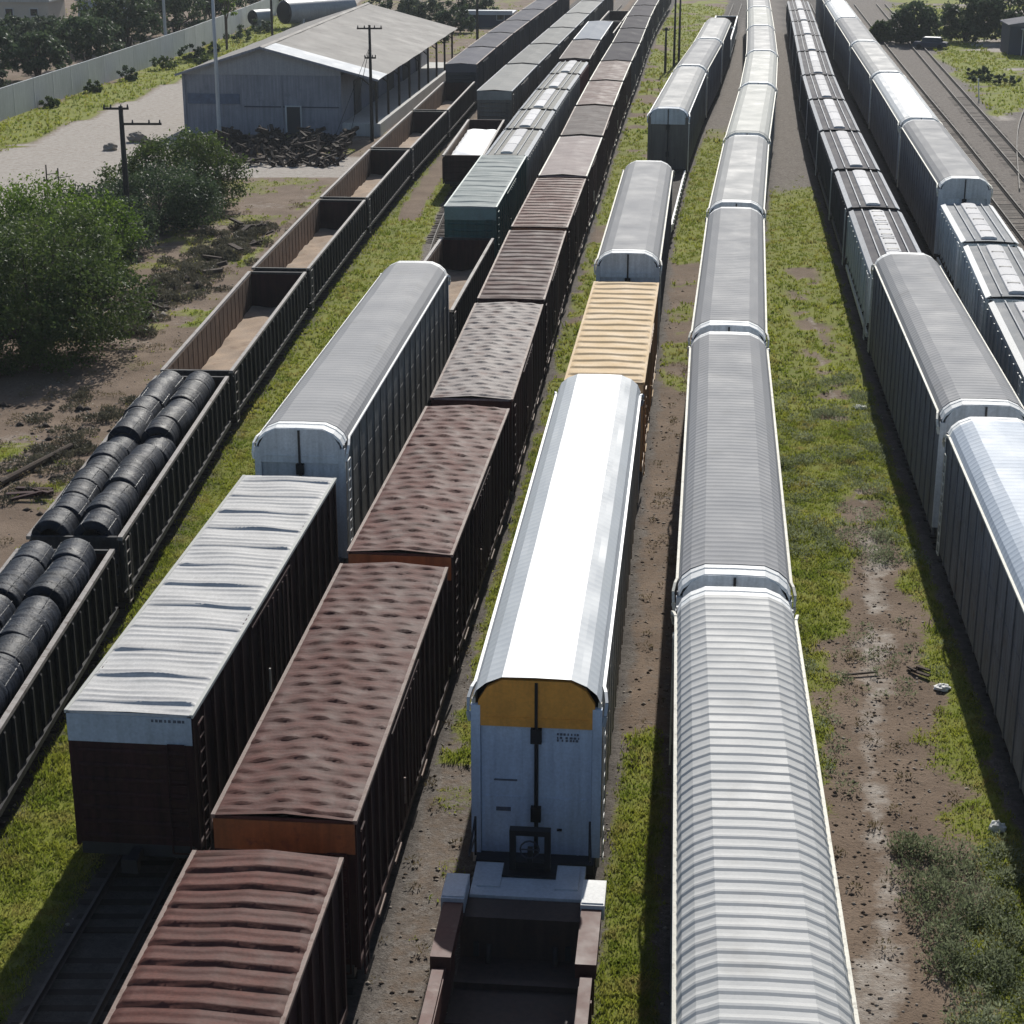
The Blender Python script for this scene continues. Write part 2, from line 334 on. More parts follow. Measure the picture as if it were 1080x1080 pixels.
# ------------------------------------------------------------------ enclosed motor vehicle rack car
LA = 27.2
PROF = [(-1.50,4.86),(-1.40,5.08),(-1.17,5.28),(-.80,5.44),(0,5.455),(.80,5.44),(1.17,5.28),(1.40,5.08),(1.50,4.86)]   # above rail
def autorack(roof, side, door, header=None, hood=None, edge='edge', rib=.35, amp=.02, detail=True, brake=True):
    t = empty('autorack_car')
    L = LA; h = L/2
    # roof sheet with cross corrugation
    b = MB(); rows = []; y0, y1 = (-h+.72, h-.72) if hood else (-h+.02, h-.02)
    n = int((y1-y0)/rib*6)
    prof = []
    for (xa, za), (xb, zb) in zip(PROF[:-1], PROF[1:]): prof += [(xa, za), ((xa+xb)/2, (za+zb)/2)]
    prof.append(PROF[-1])
    for i in range(n+1):
        y = y0+(y1-y0)*i/n; w = max(0, math.cos(2*math.pi*(y-y0)/rib)); a = amp*(w**.7)
        sag = .012*math.sin(y*1.7)+.01*math.sin(y*.61+1)
        rows.append([(x*(1+a*.25), y, z+a+sag*(1 if abs(x) < 1 else .3)) for x, z in prof])
    b.loft(rows); b.build('roof', MT[roof], t)
    for sg in (-1, 1):
        b = MB()
        b.box(sg*1.45-.02, sg*1.45+.02, -h+.1, h-.1, .55, 4.86)
        np_ = 19
        for i in range(np_):
            y = -h+.14+(L-.28)*i/(np_-1); b.box(min(sg*1.472,sg*1.515), max(sg*1.472,sg*1.515), y-.05, y+.05, .55, 4.84)
        for i in range(np_-1):
            ya = -h+.14+(L-.28)*i/(np_-1)+.1; yb = -h+.14+(L-.28)*(i+1)/(np_-1)-.1
            for z0, z1 in ((.65,2.1),(2.16,3.4),(3.46,4.78)):
                b.box(min(sg*1.472,sg*1.484), max(sg*1.472,sg*1.484), ya, yb, z0, z1)
        b.build('side_panel', MT[side], t)
        b = MB()
        b.box(min(sg*1.49,sg*1.565), max(sg*1.49,sg*1.565), -h+.9, h-.9, 4.85, 4.91)
        for e in (-1, 1):        # the rail bows outwards and down round each corner
            pts = [(sg*1.53, e*(h-.9), 4.88),(sg*1.58, e*(h-.62), 4.86),(sg*1.62, e*(h-.3), 4.74),(sg*1.60, e*(h-.08), 4.52),(sg*1.55, e*(h-.04), 4.30)]
            for p, q in zip(pts[:-1], pts[1:]): b.bar(p, q, .07, .09)
        b.build('roof_edge_rail', MT[edge], t)
        for e in (-1, 1):
            b = MB(); ya, yb = sorted((e*(h-.0), e*(h-.16)))
            b.box(min(sg*1.31,sg*1.53), max(sg*1.31,sg*1.53), ya, yb, .85, 4.72)
            b.build('corner_post', MT[door], t)
    for e in (-1, 1):
        yo = e*h
        def Y(a, c): return tuple(sorted((yo-e*a, yo-e*c)))
        for sg in (-1, 1):
            b = MB(); ya, yb = Y(.10, .16)
            b.box(min(sg*.05,sg*1.30), max(sg*.05,sg*1.30), ya, yb, .62, 4.19)
            ya, yb = Y(.085, .10)
            for xx in (.35, 1.0): b.box(sg*xx-.02, sg*xx+.02, ya, yb, .8, 4.1)
            b.box(min(sg*.1,sg*1.26), max(sg*.1,sg*1.26), ya, yb, 2.3, 2.34)
            d = b.build('end_door', MT[door], t)
            if e < 0 or True:
                k = MB(); ya, yb = Y(.03, .085); k.box(min(sg*.5,sg*.62), max(sg*.5,sg*.62), ya, yb, 1.5, 1.54); k.build('door_handle', MT['black_iron'], d)
        b = MB(); ya, yb = Y(.012, .17)
        b.prism([(-1.30,4.20),(-1.36,4.34),(-1.36,4.82),(-1.15,5.17),(-.79,5.38),(.79,5.38),(1.15,5.17),(1.36,4.82),(1.36,4.34),(1.30,4.20)], ya, yb)
        ya, yb = Y(-.015, .012)
        for sg in (-1, 1): b.box(min(sg*.12,sg*1.2), max(sg*.12,sg*1.2), ya, yb, 4.42, 4.45)
        b.build('end_header', MT[header or door], t)
        b = MB(); ya, yb = Y(-.04, .10)
        b.box(-.035, .035, ya, yb, .95, 5.34)
        ya, yb = Y(-.05, .12)
        b.box(-.13, .13, ya, yb, 3.80, 4.16); b.box(-.12, .12, ya, yb, 1.75, 2.12)
        b.build('door_lock_bar', MT['black_iron'], t)
        if hood:
            b = MB(); r = []
            for (dy, dz, sc) in ((.74,-.012,.998),(.47,-.014,.998),(.44,-.055,.99),(.40,-.055,.99),(.37,-.02,.995),(.06,-.045,.985),(.03,-.13,.97)):
                r.append([(x*sc, yo-e*dy, z+dz) for x, z in PROF])
            if e > 0: r = r[::-1]
            b.loft(r)
            b.build('end_hood', MT[hood], t)
        # end sill platform of the flat car
        b = MB(); ya, yb = Y(-.35, .3); b.box(-1.4, 1.4, ya, yb, .60, .84); b.build('end_sill', MT['steel_dark'], t)
    b = MB(); b.box(-1.42, 1.42, -h+.3, h-.3, .62, .84); b.box(-.35,.35,-h+1,h-1,.35,.62); b.build('flat_deck', MT['steel_dark'], t)
    ladder(t, 1.57, -h+.35, -h+.8, .6, 4.2, MT[edge], 'y')
    ladder(t, -1.57, h-.8, h-.35, .6, 4.2, MT[edge], 'y')
    trucks(t, L, detail, 3.4)
    return t

# ------------------------------------------------------------------ box car
LB = 15.8
def saw(a, w):
    """overlapping pressed panels: a steep lip, then a slow fall"""
    if a < w: t_ = a/w; return t_*t_*(3-2*t_)
    return 1-(a-w)/(1-w)
def boxcar(roof, side, end=None, band=None, style='basket', edge='trim', L=LB, detail=True, door=None):
    t = empty('boxcar'); h = L/2; end = end or side
    zE, zR = 4.25, 4.36
    nx, ny = 24, int(L/.05)
    rows = []
    if style in ('ribs','shallow'): zR = zE+.03
    rr = random.Random(hash(style) % 100)
    for j in range(ny+1):
        y = -h+L*j/ny; row = []
        for i in range(nx+1):
            x = -1.5+3.0*i/nx; z = zE+(zR-zE)*(1-abs(x)/1.5)
            inn = 1 if (abs(x) < 1.38 and abs(y) < h-.18) else 0
            if style == 'basket':
                q = y/.53+.14*math.sin(x*2.4+y*.35)+.07*math.sin(x*6.1+y*1.9)+.05*math.sin(x*11+y*.7); row_i = math.floor(q)
                z += inn*.078*saw(q % 1, .14)*(.62+.38*math.cos(2*math.pi*x/.82+math.pi*(row_i % 2)+1.5*math.sin(row_i*1.7)))*(.92+.22*math.sin(row_i*2.9))
                z += inn*.016*saw((q*2+.5) % 1, .3)
            elif style == 'wave':
                q = y/.64+.05*math.sin(x*2.1+y*.5); z += inn*(.085*saw(q % 1, .14)+.035*saw((q+.45+.04*math.sin(x*5+y)) % 1, .16))
            elif style == 'ribs':
                a = (y/1.5) % 1; c = (y/.5) % 1
                dd = (y/.30+.04*math.sin(x*2.5+y*3)) % 1; z += inn*(.045*math.exp(-((a-.5)/.028)**2)+.036*(.6+.4*math.sin(y*5.3+x))*math.exp(-((dd-.5)/.20)**2)+.012*math.sin(y*1.7+x*2.6))
            elif style == 'shallow':
                a = (y/.9) % 1; z += inn*(.07*saw(a, .16)+.008*math.sin(y*2.1+x*3))
            elif style == 'flat':
                a = (y/1.3) % 1; z += inn*(.015*math.exp(-((a-.5)/.06)**2)+.012*math.sin(y*1.3+x*2.0))
            z += .012*math.sin(y*.9+x*1.1)*inn
            row.append((x, y, z))
        rows.append(row)
    b = MB(); b.loft(rows)
    # skirts at both ends so that the sheet is closed
    b.box(-1.49, 1.49, -h, -h+.05, zE-.12, zE-.005); b.box(-1.49, 1.49, h-.05, h, zE-.12, zE-.005)
    b.build('roof', MT[roof], t, True)
    for sg in (-1, 1):
        b = MB(); b.box(min(sg*1.41,sg*1.45), max(sg*1.41,sg*1.45), -h+.02, h-.02, .75, zE-.01)
        n = int(L/.95)
        for i in range(n+1):
            y = -h+.1+(L-.2)*i/n
            if abs(y) > 1.75: b.box(min(sg*1.45,sg*1.535), max(sg*1.45,sg*1.535), y-.055, y+.055, .75, zE-.12)
        b.box(min(sg*1.45,sg*1.54), max(sg*1.45,sg*1.54), -h+.05, h-.05, .62, .80)
        s_ = b.build('side_wall', MT[side], t)
        b = MB(); b.box(min(sg*1.46,sg*1.53), max(sg*1.46,sg*1.53), -1.55, 1.55, .86, zE-.35)
        for y in (-1.1, -.5, .1, .7, 1.2): b.box(min(sg*1.53,sg*1.575), max(sg*1.53,sg*1.575), y-.05, y+.05, .9, zE-.4)
        b.box(min(sg*1.46,sg*1.56), max(sg*1.46,sg*1.56), -2.9, 1.7, zE-.34, zE-.27)
        d = b.build('sliding_door', MT[door or side], t)
        k = MB(); k.box(min(sg*1.575,sg*1.62), max(sg*1.575,sg*1.62), -1.4, -1.34, 1.4, 2.1); k.build('door_handle', MT[edge], d)
        b = MB(); b.box(min(sg*1.47,sg*1.56), max(sg*1.47,sg*1.56), -h+.0, h-.0, zE-.075, zE+.012); b.build('roof_edge_rail', MT[edge], t)
        b = MB()
        for y in (-h*.62, -h*.3, h*.3, h*.62): b.box(min(sg*1.54,sg*1.57), max(sg*1.54,sg*1.57), y-.5, y+.5, .5, .58)
        b.build('side_step', MT[edge], t)
    for e in (-1, 1):
        ya, yb = sorted((e*h, e*(h-.06)))
        b = MB(); b.box(-1.43, 1.43, ya+.012, yb-.012, .75, zE-.12)
        yc = e*(h-.02)
        for k in range(7):
            z = .95+k*.38; b.cyl((-1.3, yc, z), (1.3, yc, z), .07, n=8)
        for x in (-1.46, 1.46): b.box(x-.05, x+.05, ya, yb, .70, zE-.03)
        b.build('end_wall', MT[end], t)
        b = MB(); y2, y3 = sorted((e*(h+.025), e*(h-.012))); b.box(-1.51, 1.51, y2, y3, zE-.78, zE-.075); b.build('end_band', MT[band or end], t)
        ladder(t, e*(h+.10), min(-1.35*e,-.9*e), max(-1.35*e,-.9*e), .6, 3.5, MT[end], 'x')
    b = MB(); b.box(-1.4, 1.4, -h+.02, h-.02, .42, .74); b.box(-.25,.25,-h+.3,h-.3,.25,.42); b.build('underframe', MT['steel_dark'], t)
    ladder(t, 1.60, -h+.25, -h+.7, .4, 3.9, MT[side], 'y'); ladder(t, -1.60, h-.7, h-.25, .4, 3.9, MT[side], 'y')
    trucks(t, L, detail, 2.0)
    return t

# ------------------------------------------------------------------ gondola
LG = 19.0
def gondola(outm='gon_out', inm='gon_in', floor='gon_floor', chord='gon_chord', L=LG, top=2.75, detail=True):
    t = empty('gondola_car'); h = L/2
    for sg in (-1, 1):
        b = MB(); b.box(min(sg*1.41,sg*1.45), max(sg*1.41,sg*1.45), -h+.1, h-.1, .8, top-.12, 0)
        n = int(L/.95)
        for i in range(n+1):
            y = -h+.12+(L-.24)*i/n
            b.prism([(sg*1.45,.8),(sg*1.56,.95),(sg*1.56,top-.3),(sg*1.45,top-.13)], y-.06, y+.06, 0)
        b.box(min(sg*1.45,sg*1.55), max(sg*1.45,sg*1.55), -h+.05, h-.05, .62, .8, 0)
        b.build('side_wall', MT[outm], t)
        b = MB(); b.box(min(sg*1.385,sg*1.408), max(sg*1.385,sg*1.408), -h+.17, h-.17, .86, top-.13)
        for i in range(n):
            y = -h+.6+(L-.24)*i/n; b.box(min(sg*1.37,sg*1.385), max(sg*1.37,sg*1.385), y-.03, y+.03, .86, top-.14)
        b.build('side_lining', MT[inm], t)
        b = MB(); b.box(min(sg*1.40,sg*1.56), max(sg*1.40,sg*1.56), -h, h, top-.12, top); b.build('top_chord', MT[chord], t)
    for e in (-1, 1):
        ya, yb = sorted((e*(h-.02), e*(h-.09)))
        b = MB(); b.box(-1.405, 1.405, ya, yb, .8, top-.12)
        for k in range(4): b.cyl((-1.36, e*(h-.02), 1.0+k*.42), (1.36, e*(h-.02), 1.0+k*.42), .06, n=8)
        b.build('end_wall', MT[outm], t)
        ya, yb = sorted((e*(h-.0), e*(h-.14)))
        b = MB(); b.box(-1.368, 1.368, ya, yb, top-.12, top-.01); b.build('end_chord', MT[chord if chord != 'gon_chord' else outm], t)
        ya, yb = sorted((e*(h-.092), e*(h-.12)))
        b = MB(); b.box(-1.383, 1.383, ya, yb, .86, top-.13); b.build('end_lining', MT['maroon_side'], t)
    b = MB(); rows = []
    for j in range(60):
        y = -h+.14+(L-.28)*j/59
        rows.append([(x, y, .90+.05*math.sin(y*1.3+x*2)+.04*math.sin(y*3.7-x*4.1)) for x in np.linspace(-1.37, 1.37, 9)])
    b.loft(rows); b.build('floor', MT[floor], t, True)
    b = MB(); b.box(-1.4, 1.4, -h+.1, h-.1, .6, .79); b.box(-.25,.25,-h+.3,h-.3,.35,.6); b.build('underframe', MT['steel_dark'], t)
    ladder(t, 1.60, -h+.2, -h+.65, .4, top-.2, MT[chord], 'y')
    trucks(t, L, detail, 2.0)
    return t

# ------------------------------------------------------------------ covered hopper
LH = 14.0
def hopper(roof='hop_roof', hatch='hop_hatch', side='hop_side_dark', walk='hop_walk', L=LH, detail=True, slots=True, bright=True):
    t = empty('covered_hopper_car'); h = L/2
    shell = [(-1.05,.95),(-1.50,1.5),(-1.50,3.82),(-1.44,3.95),(1.44,3.95),(1.50,3.82),(1.50,1.5),(1.05,.95)]
    b = MB(); rows = []
    hb = h-.12
    for (y, k) in ((-hb,0),(hb,0)): pass
    b.prism(shell[1:7], -hb, hb)
    for i in range(int(L/1.25)+1):
        y = -hb+.1+(2*hb-.2)*i/int(L/1.25)
        for sg in (-1, 1): b.box(min(sg*1.50,sg*1.565), max(sg*1.50,sg*1.565), y-.05, y+.05, 1.35, 3.78)
    b.build('hopper_body', MT[side], t)
    b = MB()
    for k in range(3):     # discharge bays
        yc = (k-1)*L/3.3; w = L/7.0
        v = len(b.v)
        b.v += [(-1.45,yc-w,1.49),(1.45,yc-w,1.49),(1.45,yc+w,1.49),(-1.45,yc+w,1.49),(-.5,yc-.5,.45),(.5,yc-.5,.45),(.5,yc+.5,.45),(-.5,yc+.5,.45)]
        for q in ((0,1,5,4),(1,2,6,5),(2,3,7,6),(3,0,4,7),(4,5,6,7)): b.f.append([v+i for i in q]); b.m.append(0)
    b.build('discharge_bay', MT[side], t)
    b = MB()
    zr = 4.10
    rows = []
    for j in range(int(L*3)+1):
        y = -h+.1+(L-.2)*j/int(L*3)
        rows.append([(x, y, z) for x, z in ((-1.44,3.955),(-1.22,4.06),(-.6,zr),(0,zr+.02),(.6,zr),(1.22,4.06),(1.44,3.955))])
    b.loft(rows); b.build('roof', MT[roof], t)
    for sg in (-1, 1):        # running boards along both eaves
        b = MB()
        b.prism([(sg*1.24,4.09),(sg*1.49,3.97),(sg*1.51,4.01),(sg*1.26,4.13)], -h+.05, h-.05)
        b.build('eave_strip', MT[walk], t)
        b = MB(); b.box(sg*.78-.03, sg*.78+.03, -h+.1, h-.1, 4.17, 4.20)
        for y in np.arange(-h+.3, h-.2, 1.2): b.box(sg*.78-.02, sg*.78+.02, y-.02, y+.02, 4.07, 4.17)
        b.build('running_board', MT['hop_walk'], t)
    nh = 4 if L > 12 else 3
    for k in range(nh):
        ya = -h+.5+(L-1.0)*k/nh+.07; yb = -h+.5+(L-1.0)*(k+1)/nh-.07
        b = MB(); b.prism([(-.42,4.12),(-.40,4.22),(-.2,4.27),(.2,4.27),(.40,4.22),(.42,4.12)], ya, yb)
        o = b.build('hatch_cover', MT[hatch], t)
        if slots:
            for y in (np.linspace(ya+.4, yb-.4, 3) if L > 12 else [(ya+yb)/2]):
                k2 = MB(); k2.box(-.30, .30, y-.09, y+.09, 4.265, 4.285); k2.build('hatch_bar', MT['wh_dark'], o)
    for e in (-1, 1):
        b = MB(); ya, yb = sorted((e*h, e*(h-.8))); b.box(-1.35, 1.35, ya, yb, .62, .8); b.box(-1.3,-1.2,min(e*h,e*(h-.1)),max(e*h,e*(h-.1)),.8,3.9); b.box(1.2,1.3,min(e*h,e*(h-.1)),max(e*h,e*(h-.1)),.8,3.9)
        b.build('end_platform', MT['steel_dark'], t)
        ladder(t, e*(h+.02), -.3, .15, .8, 3.95, MT[walk], 'x')
    b = MB(); b.box(-1.52,-1.42,-h+.2,h-.2,.75,.95); b.box(1.42,1.52,-h+.2,h-.2,.75,.95); b.build('side_sill', MT[side], t)
    ladder(t, -1.6, -h+.25, -h+.7, .6, 3.9, MT[walk], 'y')
    trucks(t, L, detail, 1.6)
    return t

# ================================================================== trains
protos = {}
def car(key, fn, t, y0, y1, L, label, cat, group, name=None):
    if key not in protos:
        o = fn(); protos[key] = o
    else: o = dup(protos[key])
    place(o, t, y0, y1, L)
    tag(o, label, cat, group)
    return o
ORD = ['first','second','third','fourth','fifth','sixth','seventh','eighth','ninth','tenth','eleventh','twelfth','thirteenth','fourteenth']

# --- track A: open gondolas with black coils, then slate roofed box cars by the warehouse
GA = 'gondolas of the leftmost train'
gA = [(37.0,54.9,'black gondola car cut by the left frame edge, loaded with black wire coils'),
      (56.0,75.7,'black gondola car full of black wire coils, next to the dirt track by the bushes'),
      (76.6,96.7,'empty gondola car with tan dirt floor, directly beyond the coil loads'),
      (97.6,118.7,'empty rust lined gondola car, second beyond the coil loads'),
      (119.6,140.5,'empty gondola car with reddish sand floor, third beyond the coil loads'),
      (141.4,163.0,'empty gondola car in front of the warehouse corner pole, fourth beyond the coils'),
      (164.0,185.8,'empty gondola car alongside the warehouse platform, coupled to slate roofed box cars')]
for y0, y1, lb in gA: car('gon', gondola, 'A', y0, y1, LG, lb, 'gondola car', GA)
tA = [(187.2,204),(205,221.5),(222.5,239),(240,257),(258,275),(276,294)]
for i, (y0, y1) in enumerate(tA):
    car('slate', lambda: boxcar('slate_roof','hop_side_dark','wh_dark','slate_roof','flat', detail=False), 'A', y0, y1, LB,
        'slate grey box car beside the warehouse, leading the row with a dark end showing' if i == 0 else f'slate grey roofed box car behind the warehouse, {ORD[i]} in its row', 'box car', 'slate box cars beyond the warehouse')

# --- track B
car('zinc', lambda: boxcar('zinc_roof','maroon_side','maroon_side','zinc_band','ribs','galv_pale',L=17.6), 'B', 39.8, 57.6, 17.6,
    'dark maroon box car with ribbed white metal roof, nearest in its row', 'box car', 'box cars')
car('rackB', lambda: autorack('galv','side_mesh','door_grey',None,'hood','hood',amp=.008), 'B', 59.2, 86.6, LA,
    'grey roofed autorack car with pale end doors, coupled behind the white roofed box car', 'autorack car', 'autorack cars')
car('gon', gondola, 'B', 88.0, 106.0, LG, 'empty gondola car in shadow between grey autorack and green box car', 'gondola car', 'gondolas')
car('green', lambda: boxcar('green_roof','green_side','green_side','green_band','ribs','green_band'), 'B', 107.6, 127.4, LB,
    'dark green box car with grey green ribbed roof', 'box car', 'box cars')
hb = [(128.6,141.2,'worn'),(142.2,152.8,'worn'),(153.8,167,'worn'),(168,179.6,'worn'),(180.6,191.2,'red')]
for i, (y0, y1, k) in enumerate(hb):
    lb = 'weathered hopper car with faded red sides, last pale hopper before the grey box car' if k == 'red' else f'weathered pale covered hopper car, {ORD[i]} behind the green box car'
    car('hop'+k, (lambda k=k: hopper('hop_roof_worn','hop_hatch','hop_side_red' if k == 'red' else 'hop_side_worn','hop_walk',L=12,detail=False,slots=False)), 'B', y0, y1, 12, lb, 'hopper car', 'weathered hoppers behind the green box car')
car('greyB', lambda: boxcar('brown_roof','maroon_side','maroon_side','maroon_side','flat','gon_chord',detail=False), 'B', 192.4, 212.5, LB, 'brown grey roofed box car just beyond the red sided hopper', 'box car', 'box cars')
car('paleB', lambda: boxcar('pale_blue_roof','hop_side_dark','hop_side_dark','slate_roof','flat','hood',detail=False), 'B', 214, 238.5, LB, 'box car with plain pale blue grey roof, just before two dark gondolas', 'box car', 'box cars')
for i, (y0, y1) in enumerate(((240,257),(258.4,276))):
    car('gonfar', lambda: gondola('steel_dark','steel_dark','wh_dark','gon_chord',detail=False), 'B', y0, y1, LG, ['dark empty gondola car just beyond the pale blue roofed box car','dark empty gondola car with rounded end at the top of its row'][i], 'gondola car', 'dark far gondolas')

# --- track P (between A and B)
car('gonP', lambda: gondola('maroon_side','gon_in','gon_floor','gon_chord',detail=False), 'P', 137.6, 157.5, LG, 'maroon gondola car holding a bright white load, beside the green box car', 'gondola car', 'gondolas')
pP = [(164.8,186.6),(187.8,207.6),(208.8,228.4),(229.6,250.4),(251.6,273),(274.2,296)]
for i, (y0, y1) in enumerate(pP):
    car('greyP', lambda: boxcar('grey_roof','door_brown','door_brown','grey_roof','flat','hop_walk',detail=False), 'P', y0, y1, LB,
        'grey roofed box car with brownish end, leading its row behind the white load' if i == 0 else f'grey roofed box car, {ORD[i]} in the row behind the white load', 'box car', 'grey roofed box cars')

# --- track C : maroon box cars
cC = [(16.8,33.2),(34.7,49.5),(50.5,65.7),(66.9,82.6),(83.6,100.2),(101.3,117.7),(118.8,136.2),(137.2,153.9),(155,171.9),(173,189.6),(190.7,208.9)]
cK = ['c0','c1','c1','c3','c4','c4b','c6','c7','c8','c8','c9']
cT = ['maroon box car with strongly ribbed roof, cut by the bottom frame edge',
 'maroon box car with rippled roof and orange end band, second from the bottom',
 'maroon box car with rippled roof and orange end, left of the white autorack',
 'box car with worn grey brown rippled roof, brightest of the maroon row',
 'dark maroon box car with ribbed roof, next to the shadowed empty gondola',
 'rust stained maroon box car beside the green box car',
 'box car with pinkish grey roof and a white edge, beside the pale hoppers',
 'box car with worn dark grey roof, one beyond the pinkish grey roof',
 'deep maroon box car, two beyond the pinkish grey roof',
 'deep maroon box car, three beyond the pinkish grey roof',
 'charcoal roofed box car, first after the deep maroon roofs']
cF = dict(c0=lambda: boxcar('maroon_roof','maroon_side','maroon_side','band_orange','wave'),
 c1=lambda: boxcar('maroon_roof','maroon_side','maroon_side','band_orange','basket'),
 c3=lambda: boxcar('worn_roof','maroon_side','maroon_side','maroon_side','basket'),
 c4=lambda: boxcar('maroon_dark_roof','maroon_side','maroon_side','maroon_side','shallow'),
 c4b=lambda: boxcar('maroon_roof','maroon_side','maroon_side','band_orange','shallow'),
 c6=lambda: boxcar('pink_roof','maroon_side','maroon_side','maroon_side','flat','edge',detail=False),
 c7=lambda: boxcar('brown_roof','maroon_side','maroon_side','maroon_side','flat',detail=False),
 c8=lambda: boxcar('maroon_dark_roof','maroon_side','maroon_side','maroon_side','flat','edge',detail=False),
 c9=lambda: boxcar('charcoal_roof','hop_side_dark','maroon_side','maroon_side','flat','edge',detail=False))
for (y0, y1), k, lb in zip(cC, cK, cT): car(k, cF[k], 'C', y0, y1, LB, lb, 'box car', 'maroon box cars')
y = 210
for i in range(6):
    car('c9', cF['c9'], 'C', y, y+17.4, LB, f'{ORD[i+1]} charcoal roofed box car at the far end of the maroon row', 'box car', 'charcoal box cars'); y += 18.5

# --- track D
car('rackD', lambda: autorack('white_roof','white_side','white_wall','orange',None,'white_roof',amp=.004), 'D', 39.1, 66.0, LA,
    'bright white autorack car with orange panel above its end doors', 'autorack car', 'autorack cars')
car('yellow', lambda: boxcar('yellow_roof','yellow_side','yellow_side','yellow_roof','shallow','yellow_roof'), 'D', 69.3, 87.2, LB,
    'yellow cream box car with shallow ribbed roof, behind the white autorack', 'box car', 'box cars')
rack_grey = lambda: autorack('galv','side_grey','door_grey',None,'hood','edge',amp=.006,detail=False)
rack_pale = lambda: autorack('galv_pale','side_pale','door_grey',None,'hood','edge',amp=.006,detail=False)
rack_light = lambda: autorack('galv_light','side_grey','door_grey',None,'hood','edge',amp=.006,detail=False)
car('rgrey', rack_grey, 'D', 88.4, 117.6, LA, 'grey autorack car with pale end hood, right behind the yellow box car', 'autorack car', 'autorack cars')
car('rbrown', lambda: autorack('galv_light','side_grey','door_brown','door_grey','galv_blue','hood',amp=.006,detail=False), 'D', 143.5, 174.0, LA,
    'grey autorack car with dark brown end doors under a blue grey header', 'autorack car', 'autorack cars')
car('rgrey', rack_grey, 'D', 175.2, 201.5, LA, 'grey autorack car coupled behind the brown doored autorack', 'autorack car', 'autorack cars')
car('rlight', rack_light, 'D', 202.7, 229.5, LA, 'pale roofed autorack car, last before the far white rimmed gondolas', 'autorack car', 'autorack cars')
for i, (y0, y1) in enumerate(((231,248),(249.4,267))):
    car('gonfarD', lambda: gondola('hop_side_pale','steel_dark','wh_dark','hood',detail=False), 'D', y0, y1, LG, ['far dark gondola with white rim, directly behind the pale autorack','far dark gondola with white rim at the very top edge of the photo'][i], 'gondola car', 'white rimmed far gondolas')

# --- track F : long row of autoracks
fF = [(15.9,45.0,'flight'),(45.75,72.7,'rgrey1'),(73.7,101.0,'rgrey1'),(102.4,129,'rlight'),(130.2,159.6,'rcream'),(160.9,188.3,'rpale'),(189.5,218,'rlight'),(219.2,247,'rpale'),(248.2,276,'rlight')]
fT = ['nearest autorack car with pale corrugated roof running off the bottom edge',
 'grey roofed autorack car with bright end hood, second of the central row',
 'grey roofed autorack car, third of the central row',
 'light grey autorack car, fourth of the central row where it starts to bend',
 'cream white roofed autorack car in the central row',
 'bright white roofed autorack car just beyond the cream roofed one',
 'light grey autorack car, seventh of the central row',
 'white roofed autorack car, eighth of the central row',
 'light grey autorack car at the far end of the central row']
fF_ = dict(flight=lambda: autorack('galv_near','side_pale','door_grey',None,'hood','edge',rib=.37,amp=.03),
 rgrey1=lambda: autorack('galv','side_grey','door_grey',None,'hood','edge',amp=.012), rlight=rack_light, rpale=rack_pale,
 rcream=lambda: autorack('galv_pale','side_pale','door_grey',None,'galv_pale','edge',amp=.006,detail=False))
for (y0, y1, k), lb in zip(fF, fT): car(k, fF_[k], 'F', y0, y1, LA, lb, 'autorack car', 'autorack cars of the central row')

# --- track G
car('rblue', lambda: autorack('galv_blue','side_grey','door_grey',None,'hood','edge',amp=.008), 'G', 34.0, 60.6, LA, 'bluish white autorack car cut off at the right frame edge', 'autorack car', 'autorack cars')
car('rgrey1', fF_['rgrey1'], 'G', 62.0, 88.6, LA, 'dark sided grey autorack car behind the bluish white one on the right', 'autorack car', 'autorack cars')
gH = [(90,107.2),(108.2,121.6),(122.6,140.2),(141.2,159.6),(160.6,178.4),(179.4,201.2),(202.2,220.4),(221.2,240),(241,258),(259,276)]
for i, (y0, y1) in enumerate(gH):
    k = 'hslot' if i == 0 else 'hdark'
    lb = 'dark covered hopper with row of black slots along its white hatch strip' if i == 0 else f'dark covered hopper car with spilled white powder on top, {ORD[i]} behind the right grey autorack'
    car(k, (lambda k=k: hopper('hop_roof','hop_hatch','hop_side_pale' if k == 'hslot' else 'hop_side_dark','hop_walk',L=LH,detail=False,slots=(k == 'hslot'))), 'G', y0, y1, LH, lb, 'hopper car', 'dark hoppers of the right row')

# --- track H
hH = [(57,69.5),(70.5,83.6),(84.6,96.8),(97.9,109.3)]
hHl = ['pale grey covered hopper, mostly outside the right frame edge', 'pale grey covered hopper at the right frame edge, partly cut off', 'pale grey covered hopper, middle of the three seen at right', 'pale grey covered hopper coupled to the last right hand autorack']
for (y0, y1), lb in list(zip(hH, hHl))[1:]:
    car('hpale', lambda: hopper('hop_roof_pale','hop_hatch','hop_side_pale','hood',L=11.6), 'H', y0, y1, 11.6, lb, 'hopper car', 'pale hoppers at the right edge')
iI = [(110.6,137,'rgrey'),(138.2,168.4,'rwhite'),(169.6,198.5,'rlight'),(199.7,229.5,'rgrey'),(230.7,258,'rwhite'),(259.2,287,'rgrey')]
iT = ['grey autorack car coupled behind the pale hoppers at right', 'bright white roofed autorack car, second of the far right row', 'pale grey autorack car, third of the far right row', 'grey autorack car, fourth of the far right row', 'white roofed autorack car, fifth of the far right row', 'grey autorack car ending the far right row at the top']
for (y0, y1, k), lb in zip(iI, iT):
    car(k, {'rgrey': rack_grey, 'rlight': rack_light, 'rwhite': lambda: autorack('white_roof','side_grey','door_grey',None,'hood','edge',amp=.006,detail=False)}[k], 'H', y0, y1, LA, lb, 'autorack car', 'autorack cars of the far right row')

